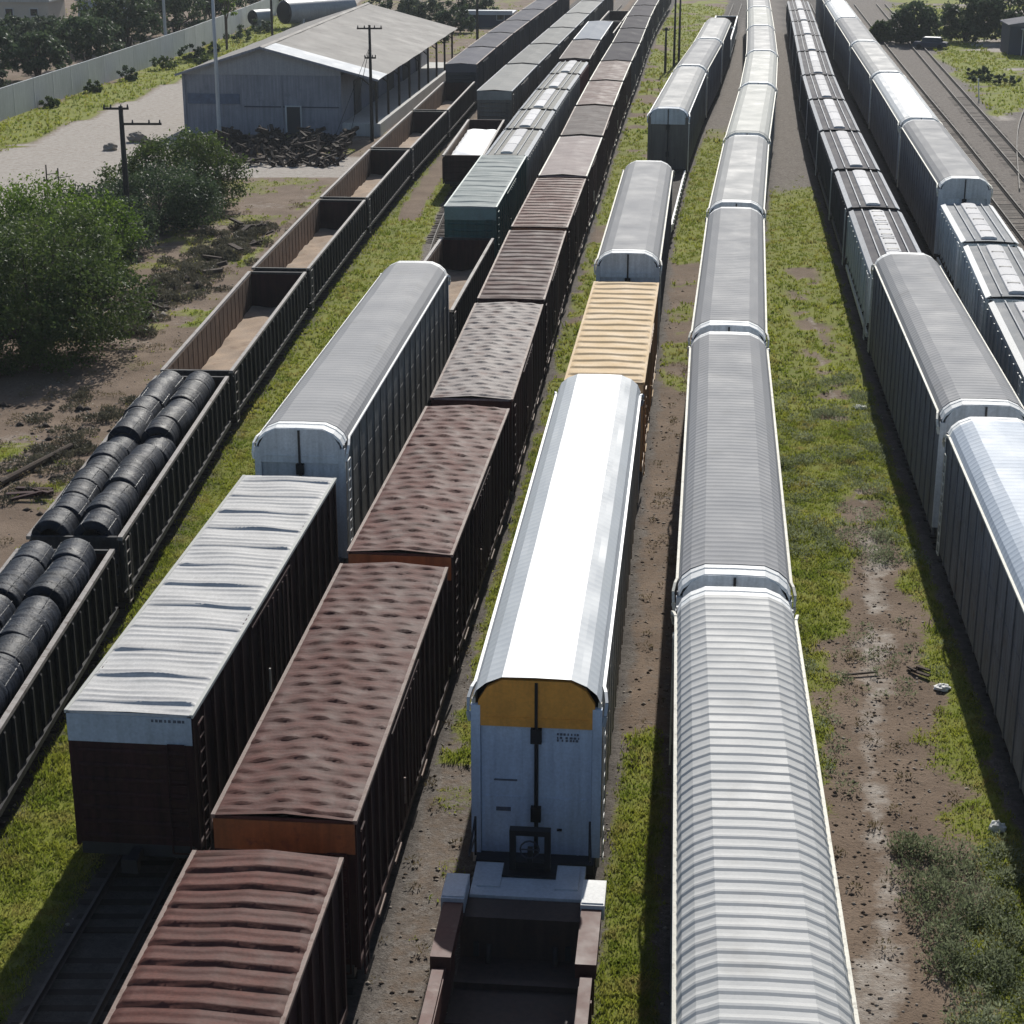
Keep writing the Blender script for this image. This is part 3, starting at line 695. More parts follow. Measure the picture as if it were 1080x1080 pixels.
# --- the open well car in front of the white autorack
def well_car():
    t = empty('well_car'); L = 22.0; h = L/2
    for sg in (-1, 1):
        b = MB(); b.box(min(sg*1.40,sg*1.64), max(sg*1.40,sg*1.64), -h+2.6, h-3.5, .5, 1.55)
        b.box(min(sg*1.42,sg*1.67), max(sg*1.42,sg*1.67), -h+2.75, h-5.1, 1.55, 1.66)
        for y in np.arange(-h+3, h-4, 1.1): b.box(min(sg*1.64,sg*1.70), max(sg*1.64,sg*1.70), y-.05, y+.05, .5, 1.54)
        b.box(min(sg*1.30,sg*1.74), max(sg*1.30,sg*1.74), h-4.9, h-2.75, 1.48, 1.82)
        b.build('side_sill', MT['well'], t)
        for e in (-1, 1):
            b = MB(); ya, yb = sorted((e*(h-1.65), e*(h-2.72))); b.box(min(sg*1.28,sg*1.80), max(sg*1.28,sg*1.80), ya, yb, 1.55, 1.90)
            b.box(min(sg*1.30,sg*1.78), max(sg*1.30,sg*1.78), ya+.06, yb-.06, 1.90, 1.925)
            b.build('corner_step', MT['hood' if sg > 0 else 'platform'], t)  # right step brighter than the left: light falling there is put into the colour
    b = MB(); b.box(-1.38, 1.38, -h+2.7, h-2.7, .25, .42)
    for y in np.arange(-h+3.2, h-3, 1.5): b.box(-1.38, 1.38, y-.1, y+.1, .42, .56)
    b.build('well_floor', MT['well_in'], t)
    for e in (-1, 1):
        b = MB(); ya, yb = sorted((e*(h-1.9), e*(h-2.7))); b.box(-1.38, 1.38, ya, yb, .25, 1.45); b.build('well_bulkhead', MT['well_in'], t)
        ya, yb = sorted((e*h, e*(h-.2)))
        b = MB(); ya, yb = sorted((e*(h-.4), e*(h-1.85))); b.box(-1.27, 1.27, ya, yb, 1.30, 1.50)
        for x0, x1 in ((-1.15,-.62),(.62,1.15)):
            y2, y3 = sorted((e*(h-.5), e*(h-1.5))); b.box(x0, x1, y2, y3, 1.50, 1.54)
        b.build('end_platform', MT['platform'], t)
        # hand brake frame standing at the middle of the platform
        b = MB(); yc = e*(h-.7)
        for x in (-.40, .40): b.box(x-.07, x+.07, yc-.1, yc+.1, 1.5, 2.45)
        b.box(-.47, .47, yc-.11, yc+.11, 2.45, 2.58); b.box(-.33, .33, yc-.06, yc+.06, 1.62, 1.74)
        b.box(-.06, .06, yc-.06, yc+.06, 1.74, 2.1); b.box(-.62, .62, yc-.35, yc+.25, 1.504, 1.56)
        o = b.build('brake_stand', MT['black_iron'], t)
        k = MB()
        for a in range(12):
            a0, a1 = a*math.pi/6, (a+1)*math.pi/6
            k.bar((.22*math.cos(a0), yc-.13, 2.12+.22*math.sin(a0)), (.22*math.cos(a1), yc-.13, 2.12+.22*math.sin(a1)), .03)
        k.bar((-.2,yc-.13,2.12),(.2,yc-.13,2.12),.025); k.build('brake_wheel', MT['hop_side_dark'], o)
        for x in (-1.33, 1.33):
            b = MB(); b.bar((x, e*(h-.1), 1.5), (x, e*(h-.1), 2.5), .05); b.bar((x, e*(h-.1), 2.5), (x*1.05, e*(h-.75), 1.9), .04); b.bar((x, e*(h-.1), 2.0), (x*1.05, e*(h-.9), 1.9), .035)
            b.build('grab_rail', MT['black_iron'], t)
    for i, x in enumerate((-.35, .45)):
        b = MB(); b.box(x-.09-.06*i, x+.09+.06*i, h-6.2, h-6.0, .58, .75); b.build('container_guide', MT['gon_chord'], t)
    trucks(t, L, True, 1.6)
    return t
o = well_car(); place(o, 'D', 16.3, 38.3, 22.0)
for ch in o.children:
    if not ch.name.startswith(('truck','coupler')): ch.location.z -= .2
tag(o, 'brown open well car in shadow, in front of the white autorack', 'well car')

# --- low flat car hidden behind the grey autorack of the same row
def flat_car():
    t = empty('flat_car'); L = 21; h = L/2
    b = MB(); b.box(-1.4, 1.4, -h, h, .72, .9); b.box(-.3,.3,-h+.5,h-.5,.35,.72); b.build('deck', MT['tie'], t)
    for sg in (-1, 1):
        b = MB(); b.box(min(sg*1.405,sg*1.52), max(sg*1.405,sg*1.52), -h+.1, h-.1, .55, 1.02)
        for y in np.arange(-h+.6, h, 1.6): b.box(min(sg*1.52,sg*1.6), max(sg*1.52,sg*1.6), y-.08, y+.08, .6, .98)
        b.build('side_sill', MT['hood'], t)
    trucks(t, L, False, 2.0)
    return t
o = flat_car(); place(o, 'D', 119.4, 141.8, 21.0); tag(o, 'low flat car with white side sill, between grey and brown doored autoracks', 'flat car')

# white stencil-like marks on the white autorack's end and side post (illegible in the photo): plain paint smudges
rk = protos['rackD']
b = MB(); h = LA/2
for r_, zz in enumerate((4.02, 3.93, 3.86)):
    x = .48
    while x < 1.0:
        w = random.uniform(.03, .07); b.box(x, x+w, -h+.080, -h+.098, zz-.03, zz+.02); x += w+random.uniform(.02, .08)
b.box(-1.0,-.45,-h+.080,-h+.098,2.75,2.79); b.box(-.95,-.6,-h+.080,-h+.098,1.95,2.05)
b.build('stencil_marks', MT['stencil'], rk)
rk2 = protos['zinc']; b = MB(); h2 = 17.6/2
x = .55
while x < 1.3:
    w = random.uniform(.04, .09); b.box(x, x+w, -h2-.032, -h2-.024, 4.05, 4.12); x += w+random.uniform(.015, .06)
b.build('stencil_marks', MT['stencil'], rk2)

# --- wire coils lying in the two near gondolas
def coil_mesh(seed):
    rr = random.Random(seed); b = MB(); n = 36; Lc = 1.42
    prof = [(.36,-Lc/2+.02)]
    for k in range(21):
        u = -Lc/2+Lc*k/20; r = .635+rr.uniform(-.012,.012)-(.02 if k in (0,20) else 0)-(.016 if k in (5,10,15) else 0); prof.append((r,u))
    prof += [(.36,Lc/2-.02)]
    rows = []
    for i in range(n+1):
        a = 2*math.pi*i/n; rr2 = random.Random(seed*99+i % n)
        rows.append([((r+rr2.uniform(-.007,.007))*math.cos(a), u, (r+rr2.uniform(-.007,.007))*math.sin(a)) for r, u in prof+[prof[0]]])
    b.loft(rows)
    o = b.build('wire_coil', MT['coil'], None, True)
    k = MB()
    for i in range(4):
        a = math.pi/4+i*math.pi/2; c, s_ = math.cos(a), math.sin(a)
        k.bar((.625*c,-Lc/2,.625*s_),(.625*c,Lc/2,.625*s_),.025); k.bar((.63*c,-Lc/2,.63*s_),(.38*c,-Lc/2-.01,.38*s_),.03)
    k.build('strap', MT['coil_band'], o)
    return o
coilp = [coil_mesh(s) for s in range(4)]; used = set(); ci = 0
def copy_coil(k):
    if k not in used: used.add(k); return coilp[k]
    return dup(coilp[k])
for gi, (y0, y1, nm) in enumerate(((37.0,54.9,'the gondola at the left frame edge'),(56.0,75.7,'the gondola by the bushes'))):
    for ri, rx in enumerate((-.80,.50)):
        n = 13; yy = y0+.22
        for k in range(n):
            gap = .4 if k == (6 if gi else 9) else random.uniform(-.02,.0)
            yy += gap; yc = yy+.71; yy += 1.42
            if yy > y1+.02: break
            o = copy_coil(random.randrange(4)); xc = float(tx('A', yc)); sl = float(tx('A', yc+1)-tx('A', yc-1))/2
            a = math.atan(sl)
            o.location = (xc+rx*math.cos(a)+random.uniform(-.05,.05), yc-rx*math.sin(a), 2.9+random.uniform(-.06,.06)-(.22 if (gi == 1 and k == 6) else 0))
            o.rotation_euler = (random.uniform(-.03,.03), random.choice((0,math.pi/2,math.pi))+random.uniform(-.3,.3), -a+random.uniform(-.04,.04))
            tag(o, f'{ORD[k]} black wire coil up the {["left","right"][ri]} row in {nm}', 'wire coil', 'black wire coils in the gondolas')
# timber bearers under the coils
for gi, (y0, y1) in enumerate(((37.0,54.9),(56.0,75.7))):
    b = MB()
    xm = float(tx('A', (y0+y1)/2)); sl = float(tx('A', y1)-tx('A', y0))/(y1-y0)
    for y in np.arange(y0+.9, y1-.6, .75):
        x = xm+(y-(y0+y1)/2)*sl; b.box(x-1.3, x+1.3, y-.1, y+.1, 1.22, 2.25)
    o = b.build('timber_bearer', MT['tie'])
    tag(o, ['stacked timber bearers under the coils in the gondola at the left edge','stacked timber bearers under the coils in the gondola by the bushes'][gi], 'timber', 'coil bearers')

# white load
b = MB(); rows = []
for j in range(30):
    rows.append([(x, -7+14*j/29, 2.0+.30*(1-abs(x/1.25)**6)*(1-abs((-7+14*j/29)/7)**8)+.05*math.sin(j*1.3+x*3)) for x in np.linspace(-1.25,1.25,11)])
b.loft(rows)
o = b.build('white_load', MT['tarp'], None, True)
gp = protos['gonP']; o.location = gp.location+Vector((0,0,.25)); o.rotation_euler = gp.rotation_euler
tag(o, 'bright white load filling the maroon gondola', 'load')

# ================================================================== ground
def vnoise(X, Y, s, seed=0):
    x = X/s; y = Y/s; xi = np.floor(x).astype(int); yi = np.floor(y).astype(int); fx = x-xi; fy = y-yi
    fx = fx*fx*(3-2*fx); fy = fy*fy*(3-2*fy)
    def hsh(a, b_):
        n = (a*374761393+b_*668265263+seed*1442695041) & 0xffffffff; n = ((n ^ (n >> 13))*1274126177) & 0xffffffff
        return ((n ^ (n >> 16)) & 0xffff)/65535.0
    return (hsh(xi,yi)*(1-fx)+hsh(xi+1,yi)*fx)*(1-fy)+(hsh(xi,yi+1)*(1-fx)+hsh(xi+1,yi+1)*fx)*fy
def fbm(X, Y, s, seed=0):
    return .5*vnoise(X,Y,s,seed)+.3*vnoise(X,Y,s/2.1,seed+1)+.2*vnoise(X,Y,s/4.3,seed+2)
def sst(a, b_, x):
    t = np.clip((x-a)/(b_-a), 0, 1); return t*t*(3-2*t)
WALL = [(120,-55.5),(150,-52.0),(180,-48.8),(208,-45.8),(247,-41.9),(291,-39.0),(347,-35.9),(420,-31)]
def wallx(Y): return np.interp(Y, [p[0] for p in WALL], [p[1] for p in WALL])
def pathx(Y): return np.interp(Y, [20,34,36.9,47.6,55,61,75,95,120], [6.4,7.75,8.5,10.15,11.6,12.9,14.2,15.9,18.5])

def zones(X, Y):
    """masks: grass, pale dirt or concrete, gravel"""
    xa, xb, xc, xd, xf, xg, xh, xm = [tx(k, Y) for k in 'ABCDFGHM']
    n1 = fbm(X, Y, 5.0, 3); n2 = fbm(X, Y, 1.7, 9); n3 = fbm(X, Y, 9, 21)
    g = np.zeros_like(X); p = np.zeros_like(X); gr = np.zeros_like(X)
    near = np.full_like(X, 99.0)
    for k in 'ABCDFGHMN': near = np.minimum(near, np.abs(X-tx(k, Y)))
    pt = np.abs(X-tx('P', Y)); near = np.where(Y > 75, np.minimum(near, pt), near)
    # A to B
    m = (X > xa) & (X < xb)
    g = np.where(m, .95*sst(.15,.4,n2+.25), g)
    gr = np.where(m & (xb-X < 2.9+.8*(n1-.5)) & (Y > 60) & (Y < 104), .8, gr)
    g = np.where(m & (xb-X < 2.9+1.2*(n1-.5)) & (Y > 60) & (Y < 104), .1, g)
    g = np.where(m & (Y > 160), .25, g); g = np.where(m & (Y > 128) & (np.abs(X-(tx('P',Y)-3.2)) < .8), .1, g)
    # B to C
    m = (X >= xb) & (X < xc); gr = np.where(m, 1, gr)
    # C to D
    m = (X >= xc) & (X < xd)
    g = np.where(m, np.where(Y < 46, .4*sst(.4,.62,n2), .92*sst(.2,.45,n2)), g); gr = np.where(m, np.where(Y < 52, .55, .35), gr)
    g = np.where(m & (Y > 120), .85*sst(.2,.5,n1), g); gr = np.where(m & (Y > 120), .25, gr)
    # D to F
    m = (X >= xd) & (X < xf)
    gg = np.maximum(.92*sst(.10,.38,n2+.1)*(1-sst(42,53,Y+9*(n2-.5))), .10*sst(.4,.6,n2))
    gg = np.maximum(gg, .95*sst(102,122,Y+14*(n2-.5))*(1-.85*sst(158,182,Y+16*(n2-.5)))); gg = np.where((Y > 84)&(Y < 113)&(X-xd < 3.2), .6*sst(.3,.55,n2), gg)
    g = np.where(m, gg, g); gr = np.where(m, np.where(Y > 172, .9, .35), gr)
    # F to G
    m = (X >= xf) & (X < xg); px = pathx(Y); d = X-px+.5*(n1-.5); d = np.where((d > 0) & (Y < 60), d*.72, np.abs(d))
    dirt = np.where(Y < 66, sst(.5+1.9*sst(34,46,Y)*1.0+.5, .3+.2, d), 0)
    gg = .92*sst(.22,.42,n2+.18)
    bw = .55+.9*sst(64,46,Y)
    gg = np.where((Y < 68), gg*sst(bw*.6,bw+1.0,d+2.2*(n2-.45)), gg)
    gg = np.where((Y < 46) & (X < px), gg*sst(.38,.6,n1+.12), gg)
    gg = np.where((Y > 66) & (Y < 112), gg*(1-.7*sst(.52,.64,n2)*sst(2.0,.4,d)), gg)
    gg = gg*(1-.9*sst(132,150,Y+14*(n2-.5)))
    g = np.where(m, gg, g)
    p = np.where(m & (Y < 66), .58*sst(.62,.1,np.abs(d)+1.3*(n2-.5)), p)
    p = np.where(m & (Y >= 66) & (Y < 110), .45*sst(.5,.1,d+.4*(n2-.5)), p)
    gr = np.where(m & (Y > 134), .9, gr)
    # G to M
    m = (X >= xg) & (X < xm+1.5); gr = np.where(m, 1, gr); p = np.where(m, .15*n1, p)
    # right of the main track
    m = X >= xm+1.5; e = X-xm
    gg = .9*sst(.42,.6,n3)*sst(.2,.5,n2+.15); gg = np.where(e < 9, .85*sst(.28,.5,n1+.08), gg)
    g = np.where(m, gg, g); p = np.where(m, .75*sst(.45,.65,1-n3), p); gr = np.where(m, .5, gr)
    blk = m & (np.hypot((X-(48+.25*(Y-170)))/3.8, (Y-172)/18) < 1+.3*(n1-.5)); gr = np.where(blk, 1.0, gr); g = np.where(blk, 0, g); p = np.where(blk, 0, p)
    # left of A
    m = X <= xa; e = xa-X
    gg = .35*sst(.5,.7,n2)+.6*sst(.55,.75,n1)*sst(.35,.6,n2)
    gg = np.where(e < 2.5, gg*.4, gg)
    gg = np.where((Y > 112) & (Y < 150) & (e < 5.5), .8*sst(.3,.55,n2)*sst(1.4,3,np.abs(e-3.4)+1.3*n1), gg)
    gg = np.where((Y > 92) & (e > 6) , .5*sst(.4,.6,n2), gg)
    p_ = .35*sst(.4,.7,n1)
    lot = (X < -27) & (Y > 128) & (X > wallx(Y)+7.5+2*(n1-.5)); p_ = np.where(lot, .95-.3*n2, p_); gg = np.where(lot, .12*sst(.6,.7,n2), gg)
    st = (Y > 146) & (Y < 156+2*n2) & (e > 3) & (X > -26); p_ = np.where(st, .8, p_); gg = np.where(st, .2*sst(.5,.7,n2), gg)
    wg = (X > wallx(Y)+.5) & (X <= wallx(Y)+7.5+2*(n1-.5)); gg = np.where(wg, .9*sst(.25,.5,n2+.15), gg); p_ = np.where(wg, .35*(X < wallx(Y)+2.5), p_)
    bh = X < wallx(Y); gg = np.where(bh, .35*sst(.4,.6,n2), gg)
    g = np.where(m, gg, g); p = np.where(m, p_, p); gr = np.where(m, .15, gr)
    # track beds
    bed = sst(1.95,1.4,near+.5*(n2-.5)+.4*((X > xa) & (X < xb))); g *= 1-bed*.96; gr = np.maximum(gr, bed); p *= 1-bed*.8
    # warehouse floor and scrap yard strip
    near = np.where((X > xa) & (X < xb), near+.4, near)
    return np.clip(g,0,1), np.clip(p,0,1), np.clip(gr,0,1), near

def ground_axis(lo, hi, base, mid0, mid1):
    a = [mid0]
    while a[-1] < mid1: a.append(a[-1]+base)
    s = base
    while a[-1] < hi: s *= 1.12; a.append(a[-1]+s)
    l = [mid0]; s = base
    while l[-1] > lo: s *= 1.12; l.append(l[-1]-s)
    return np.array(l[::-1][:-1]+a)
gx = ground_axis(-1800, 1800, .42, -30, 34)
gy = [20.0]
while gy[-1] < 3000: gy.append(gy[-1]+max(.32, .0065*gy[-1] if gy[-1] < 350 else .06*gy[-1]))
l = [20.0]; s = .4
while l[-1] > -900: s *= 1.2; l.append(l[-1]-s)
gy = np.array(l[::-1][:-1]+gy)
GX, GY = np.meshgrid(gx, gy)
g_, p_, r_, near_ = zones(GX, GY)
def ground_z(X, Y, g, near):
    z = .10*(fbm(X,Y,2.2,5)-.5)*sst(1.2,3,near)+.05*(vnoise(X,Y,.8,8)-.5)*sst(1.0,2.0,near)
    return z+.07*g-.02
GZ = ground_z(GX, GY, g_, near_)
nx_, ny_ = len(gx), len(gy)
me = bpy.data.meshes.new('ground')
vv = np.stack([GX, GY, GZ], -1).reshape(-1,3)
idx = np.arange(nx_*ny_).reshape(ny_, nx_)
ff = np.stack([idx[:-1,:-1], idx[:-1,1:], idx[1:,1:], idx[1:,:-1]], -1).reshape(-1,4)
def fast_mesh(me, v, f):
    k = f.shape[1]
    me.vertices.add(len(v)); me.vertices.foreach_set('co', v.astype(np.float32).ravel())
    me.loops.add(f.size); me.loops.foreach_set('vertex_index', f.astype(np.int32).ravel())
    me.polygons.add(len(f)); me.polygons.foreach_set('loop_start', np.arange(0, f.size, k, dtype=np.int32)); 
    me.update(calc_edges=True); me.validate()
fast_mesh(me, vv, ff)
me.polygons.foreach_set('use_smooth', np.ones(len(ff), bool))
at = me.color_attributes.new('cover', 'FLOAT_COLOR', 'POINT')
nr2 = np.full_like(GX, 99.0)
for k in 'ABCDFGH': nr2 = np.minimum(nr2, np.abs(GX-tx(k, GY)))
bed_dark = sst(2.0,1.3,nr2+.5*(fbm(GX,GY,1.2,44)-.5))*((GY > 5)&(GY < 400))  # dark ballast along the trains, with the cars' shade also put into the mask
cd = np.stack([g_.ravel(), p_.ravel(), r_.ravel(), bed_dark.ravel()], -1).astype(np.float32)
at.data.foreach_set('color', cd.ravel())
ground = bpy.data.objects.new('ground', me); C.objects.link(ground); tag(ground, kind='structure')

def ground_mat():
    m, nt, N, L, P = nmat('yard_ground')
    at = N.new('ShaderNodeAttribute'); at.attribute_name = 'cover'
    sep = N.new('ShaderNodeSeparateColor'); L.new(at.outputs['Color'], sep.inputs[0])
    tc = N.new('ShaderNodeTexCoord')
    def noise(s, d=6, r=.6):
        n = N.new('ShaderNodeTexNoise'); n.inputs['Scale'].default_value = s; n.inputs['Detail'].default_value = d; n.inputs['Roughness'].default_value = r
        L.new(tc.outputs['Object'], n.inputs['Vector']); return n.outputs[0]
    def mr(src, a, b_, c=0, d=1):
        r = N.new('ShaderNodeMapRange'); r.inputs[1].default_value = a; r.inputs[2].default_value = b_; r.inputs[3].default_value = c; r.inputs[4].default_value = d
        L.new(src, r.inputs[0]); return r.outputs[0]
    def mix(f, a, b_):
        x = N.new('ShaderNodeMix'); x.data_type = 'RGBA'; L.new(f, x.inputs[0])
        for sock, v in ((6,a),(7,b_)):
            if isinstance(v, tuple): x.inputs[sock].default_value = col4(v)
            else: L.new(v, x.inputs[sock])
        return x.outputs[2]
    def math_(op, a, b_):
        q = N.new('ShaderNodeMath'); q.operation = op
        for i, v in ((0,a),(1,b_)):
            if isinstance(v, (int,float)): q.inputs[i].default_value = v
            else: L.new(v, q.inputs[i])
        return q.outputs[0]
    nf = noise(2.2, 8, .65); nm = noise(.45); ng = noise(7, 5, .7); ns = noise(22, 3)
    soil = mix(mr(nm,.35,.65), (.140,.100,.071), (.205,.152,.112)); soil = mix(mr(ng,.54,.70), soil, (.085,.064,.048))
    vor = N.new('ShaderNodeTexVoronoi'); vor.inputs['Scale'].default_value = 9; L.new(tc.outputs['Object'], vor.inputs['Vector'])
    gcol = mix(mr(nf,.3,.7), (.095,.080,.068), (.19,.165,.145)); 
    sp = N.new('ShaderNodeSeparateColor'); L.new(vor.outputs['Color'], sp.inputs[0])
    gcol = mix(math_('MULTIPLY', mr(sp.outputs[0],.3,1,0,.6), 1.0), gcol, (.26,.235,.21)); gcol = mix(mr(ns,.5,.66,0,.75), gcol, (.035,.03,.026))
    pale = mix(mr(nf,.3,.7), (.29,.255,.22), (.40,.365,.325)); pale = mix(mr(ng,.58,.72,0,.6), pale, (.2,.15,.11))
    gras = mix(mr(nm,.3,.7), (.140,.165,.025), (.22,.23,.037)); gras = mix(mr(ng,.5,.72,0,.6), gras, (.05,.065,.014)); gras = mix(mr(nf,.58,.72,0,.6), gras, (.21,.17,.06))
    c = mix(mr(math_('ADD', sep.outputs[2], mr(nf,.2,.8,-.25,.25)), .35, .65), soil, gcol)
    c = mix(mr(math_('ADD', sep.outputs[1], mr(nf,.2,.8,-.3,.3)), .25, .75), c, pale)
    c = mix(mr(math_('ADD', sep.outputs[0], mr(ng,.2,.8,-.35,.35)), .35, .6), c, gras)
    bed_dark_col = mix(mr(nf,.3,.7), (.035,.031,.029), (.075,.066,.06))  # bed tone: dark ballast together with painted car shade
    c = mix(math_('MULTIPLY', at.outputs['Alpha'], .85), c, bed_dark_col)
    L.new(c, P.inputs['Base Color']); P.inputs['Roughness'].default_value = .95; P.inputs['Specular IOR Level'].default_value = .15
    b = N.new('ShaderNodeBump'); b.inputs['Strength'].default_value = .7; b.inputs['Distance'].default_value = .09
    L.new(math_('ADD', math_('MULTIPLY', ng, .7), math_('MULTIPLY', ns, .35)), b.inputs['Height']); L.new(b.outputs[0], P.inputs['Normal'])
    return m
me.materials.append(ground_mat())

# ------------------------------------------------------------------ tracks
for k in 'ABPCDFGHNM':
    yy, xx = SP[k]; sel = (yy > 15) & (yy < 330); yy = yy[sel][::4]; xx = xx[sel][::4]
    b = MB()
    for sg in (-1, 1):
        rows = []
        for x, y in zip(xx, yy):
            X = x+sg*.72; rows.append([(X-.07,y,.10),(X-.035,y,.14),(X-.036,y,.28),(X+.036,y,.28),(X+.035,y,.14),(X+.07,y,.10)])
        b.loft(rows)
    o = b.build('railway_track', MT['rail']); tag(o, kind='structure')
    b = MB()
    if k == 'P': ylo = 120
    else: ylo = 24
    for y in np.arange(ylo, 200, .62):
        x = float(tx(k, y)); b.box(x-1.25+random.uniform(-.05,.05), x+1.25, y-.11, y+.11, -.1, (-.008 if k in 'MN' else .0 if k == 'B' else .03)+random.uniform(-.03,.02))
    t_ = b.build('track_ties', MT['tie_grey' if k in 'MN' else 'tie'], o); tag(t_, kind='stuff')
# curved siding at right
b = MB()
cp = [(36.5,130),(40,146),(44.2,160),(48.2,176),(54,194.6),(61.5,212),(70,228)]
cy = np.linspace(140,226,60); cxs = np.polyval(np.polyfit([q[1] for q in cp],[q[0] for q in cp],3), cy)
for sg in (-.72, .72):
    b.loft([[(X-.06+sg,Y,.06),(X-.04+sg,Y,.22),(X+.04+sg,Y,.22),(X+.06+sg,Y,.06)] for X, Y in zip(cxs+sg*0, cy)])
o = b.build('railway_track', MT['rail']); tag(o, kind='structure')

# ------------------------------------------------------------------ vegetation
def cloud(name, centers, dirs, sizes, mat, aspect=.55, parent=None):
    """leaf-sized faces: one quad at each centre"""
    n = len(centers); a = rng.normal(size=(n,3)); a /= np.linalg.norm(a, axis=1)[:,None]
    u = dirs if dirs is not None else a
    w = np.cross(u, rng.normal(size=(n,3))); w /= np.linalg.norm(w, axis=1)[:,None]+1e-9
    s = sizes[:,None]; c = centers
    v = np.stack([c-u*s*.5, c+w*s*aspect*.5-u*s*.05, c+u*s*.5, c-w*s*aspect*.5-u*s*.05], 1).reshape(-1,3)
    f = np.arange(n*4).reshape(-1,4)
    me = bpy.data.meshes.new(name); fast_mesh(me, v, f); me.materials.append(mat)
    o = bpy.data.objects.new(name, me); C.objects.link(o)
    if parent: o.parent = parent
    return o
FM = dict(olive=foliage('olive_leaves', (.036,.060,.020), (.105,.145,.034), .38),
          bright=foliage('bright_leaves', (.055,.105,.014), (.15,.22,.03), .45),
          dark=foliage('dark_leaves', (.030,.050,.026), (.085,.12,.055), .35),
          grey=foliage('grey_green_leaves', (.045,.065,.040), (.10,.125,.075), .3),
          grass=foliage('grass_blades', (.100,.150,.017), (.275,.290,.040), .58, dry=(.30,.25,.09)),
          weed=foliage('grey_weed_leaves', (.10,.125,.06), (.26,.29,.18), .5),
          brush=foliage('brush_leaves', (.05,.048,.035), (.15,.14,.095), .3),
          dry=foliage('dry_weed_leaves', (.11,.085,.045), (.22,.18,.10), .3))
def tree(name, x, y, blobs, n, leaf, mat, label, cat, group=None, trunk_h=1.5, trunk_r=.22, stems=1):
    t = empty(name); t.location = (x, y, 0)
    cs = []; tot = sum(b_[3]*b_[4]+b_[5]*b_[3] for b_ in blobs)
    for (bx, by, bz, rx, ry, rz) in blobs:
        k = int(n*(rx*ry+rz*rx)/tot)
        # small clumps over the blob's shell
        nc = max(12, k//45); d = rng.normal(size=(nc,3)); d /= np.linalg.norm(d, axis=1)[:,None]
        rad = .62+.45*rng.random(nc)**.7
        cc = np.array([bx,by,bz])+d*rad[:,None]*np.array([rx,ry,rz])
        w = cc[rng.integers(0, nc, k)]
        cs.append(w+rng.normal(size=(k,3))*np.array([1,1,.8])*min(rx,ry,rz)*.15)
    cs = np.concatenate(cs); cs[:,2] = np.maximum(cs[:,2], .1+.3*rng.random(len(cs)))
    dr = rng.normal(size=(len(cs),3)); dr[:,2] -= .3; dr /= np.linalg.norm(dr, axis=1)[:,None]
    cloud('crown', cs, dr, leaf*(.6+.8*rng.random(len(cs))), mat, .5, t)
    b = MB()
    for s in range(stems):
        sx, sy = (random.uniform(-.5,.5), random.uniform(-.5,.5)) if stems > 1 else (0,0)
        for (bx, by, bz, rx, ry, rz) in blobs:
            p0 = (sx, sy, -.1); p1 = (sx+bx*.25, sy+by*.25, min(trunk_h, bz*.6)); p2 = (bx*.75, by*.75, bz*.75); p3 = (bx, by, bz+rz*.6)
            b.tube([p0,p1,p2,p3], [trunk_r, trunk_r*.75, trunk_r*.45, trunk_r*.12], 7)
            for q in range(3):
                a = random.uniform(0,6.28); b.tube([p2,(bx+rx*.7*math.cos(a), by+ry*.7*math.sin(a), bz+rz*random.uniform(-.1,.5))], [trunk_r*.35, trunk_r*.08], 5)
    b.build('trunk', MT['bark'], t, True)
    tag(t, label, cat, group); return t
# the big shrubs left of the coil gondolas
tree('bushy_tree', -23.9, 91.5, [(-.5,0,3.6,3.9,3.6,2.6),(2.6,-1.2,2.8,2.5,2.6,2.1),(-3.8,.6,3.4,3.2,3.2,2.6),(.6,2.6,4.8,3.0,2.8,2.1),(-4,-3,2.6,3,2.8,2.2),(1.5,-3.4,1.8,2.6,2.2,1.7),(-1.2,-4.2,2.0,3.0,2.2,1.8),(3.6,1.8,2.2,1.9,2.0,1.8)], 52000, .19, FM['olive'],
     'large bushy green tree at the left edge beside the coil gondola', 'tree', None, 1.2, .2, 2)
tree('bushy_tree', -27.6, 109, [(0,0,3.4,3.2,3.0,2.4),(3,1,2.7,2.4,2.3,1.9),(-2.8,.5,3.0,2.8,2.8,2.2),(2.6,-3.5,2.4,2.4,2.4,2.0)], 26000, .20, FM['bright'],
     'bright green bushy tree behind the large one, left of the dark timber pole', 'tree', None, 1.2, .18, 2)
tree('shrub', -23.4, 123, [(0,0,2.4,2.4,2.4,2.1),(-2.2,-1,2.1,2.0,2.0,1.8),(1.9,1.8,1.8,2,2,1.6),(.8,4.5,2.0,2.4,2.4,1.9)], 17000, .21, FM['dark'],
     'dark shrub right behind the dark timber pole', 'shrub', None, .8, .12, 2)
tree('shrub', -22.6, 133, [(0,0,2.9,3.2,2.6,2.3),(-2.8,.5,2.6,2.2,2.2,2.1),(1.8,-.8,2.2,1.9,2.0,1.9),(-4.6,-.5,1.8,2.0,1.8,1.6)], 17000, .23, FM['olive'],
     'olive green shrub in front of the warehouse gable', 'shrub', None, .8, .12, 2)
tree('shrub', -29.5, 101, [(0,0,2.4,2.8,2.8,2.2),(-3,.5,2.4,2.6,2.6,2.0)], 8000, .27, FM['grey'], 'grey green shrub at the left edge above the big tree', 'shrub', None, .8, .12, 2)
tree('shrub', -25.6, 116, [(0,0,2.2,2.2,2.0,1.9),(-1.8,.5,2.3,2.0,2.0,1.8),(1.6,.6,1.7,1.6,1.6,1.5),(1.2,-4,1.8,2.0,2.2,1.7)], 15000, .21, FM['dark'], 'dark shrub left of the dark timber pole, behind the bright green tree', 'shrub', None, .8, .12, 2)
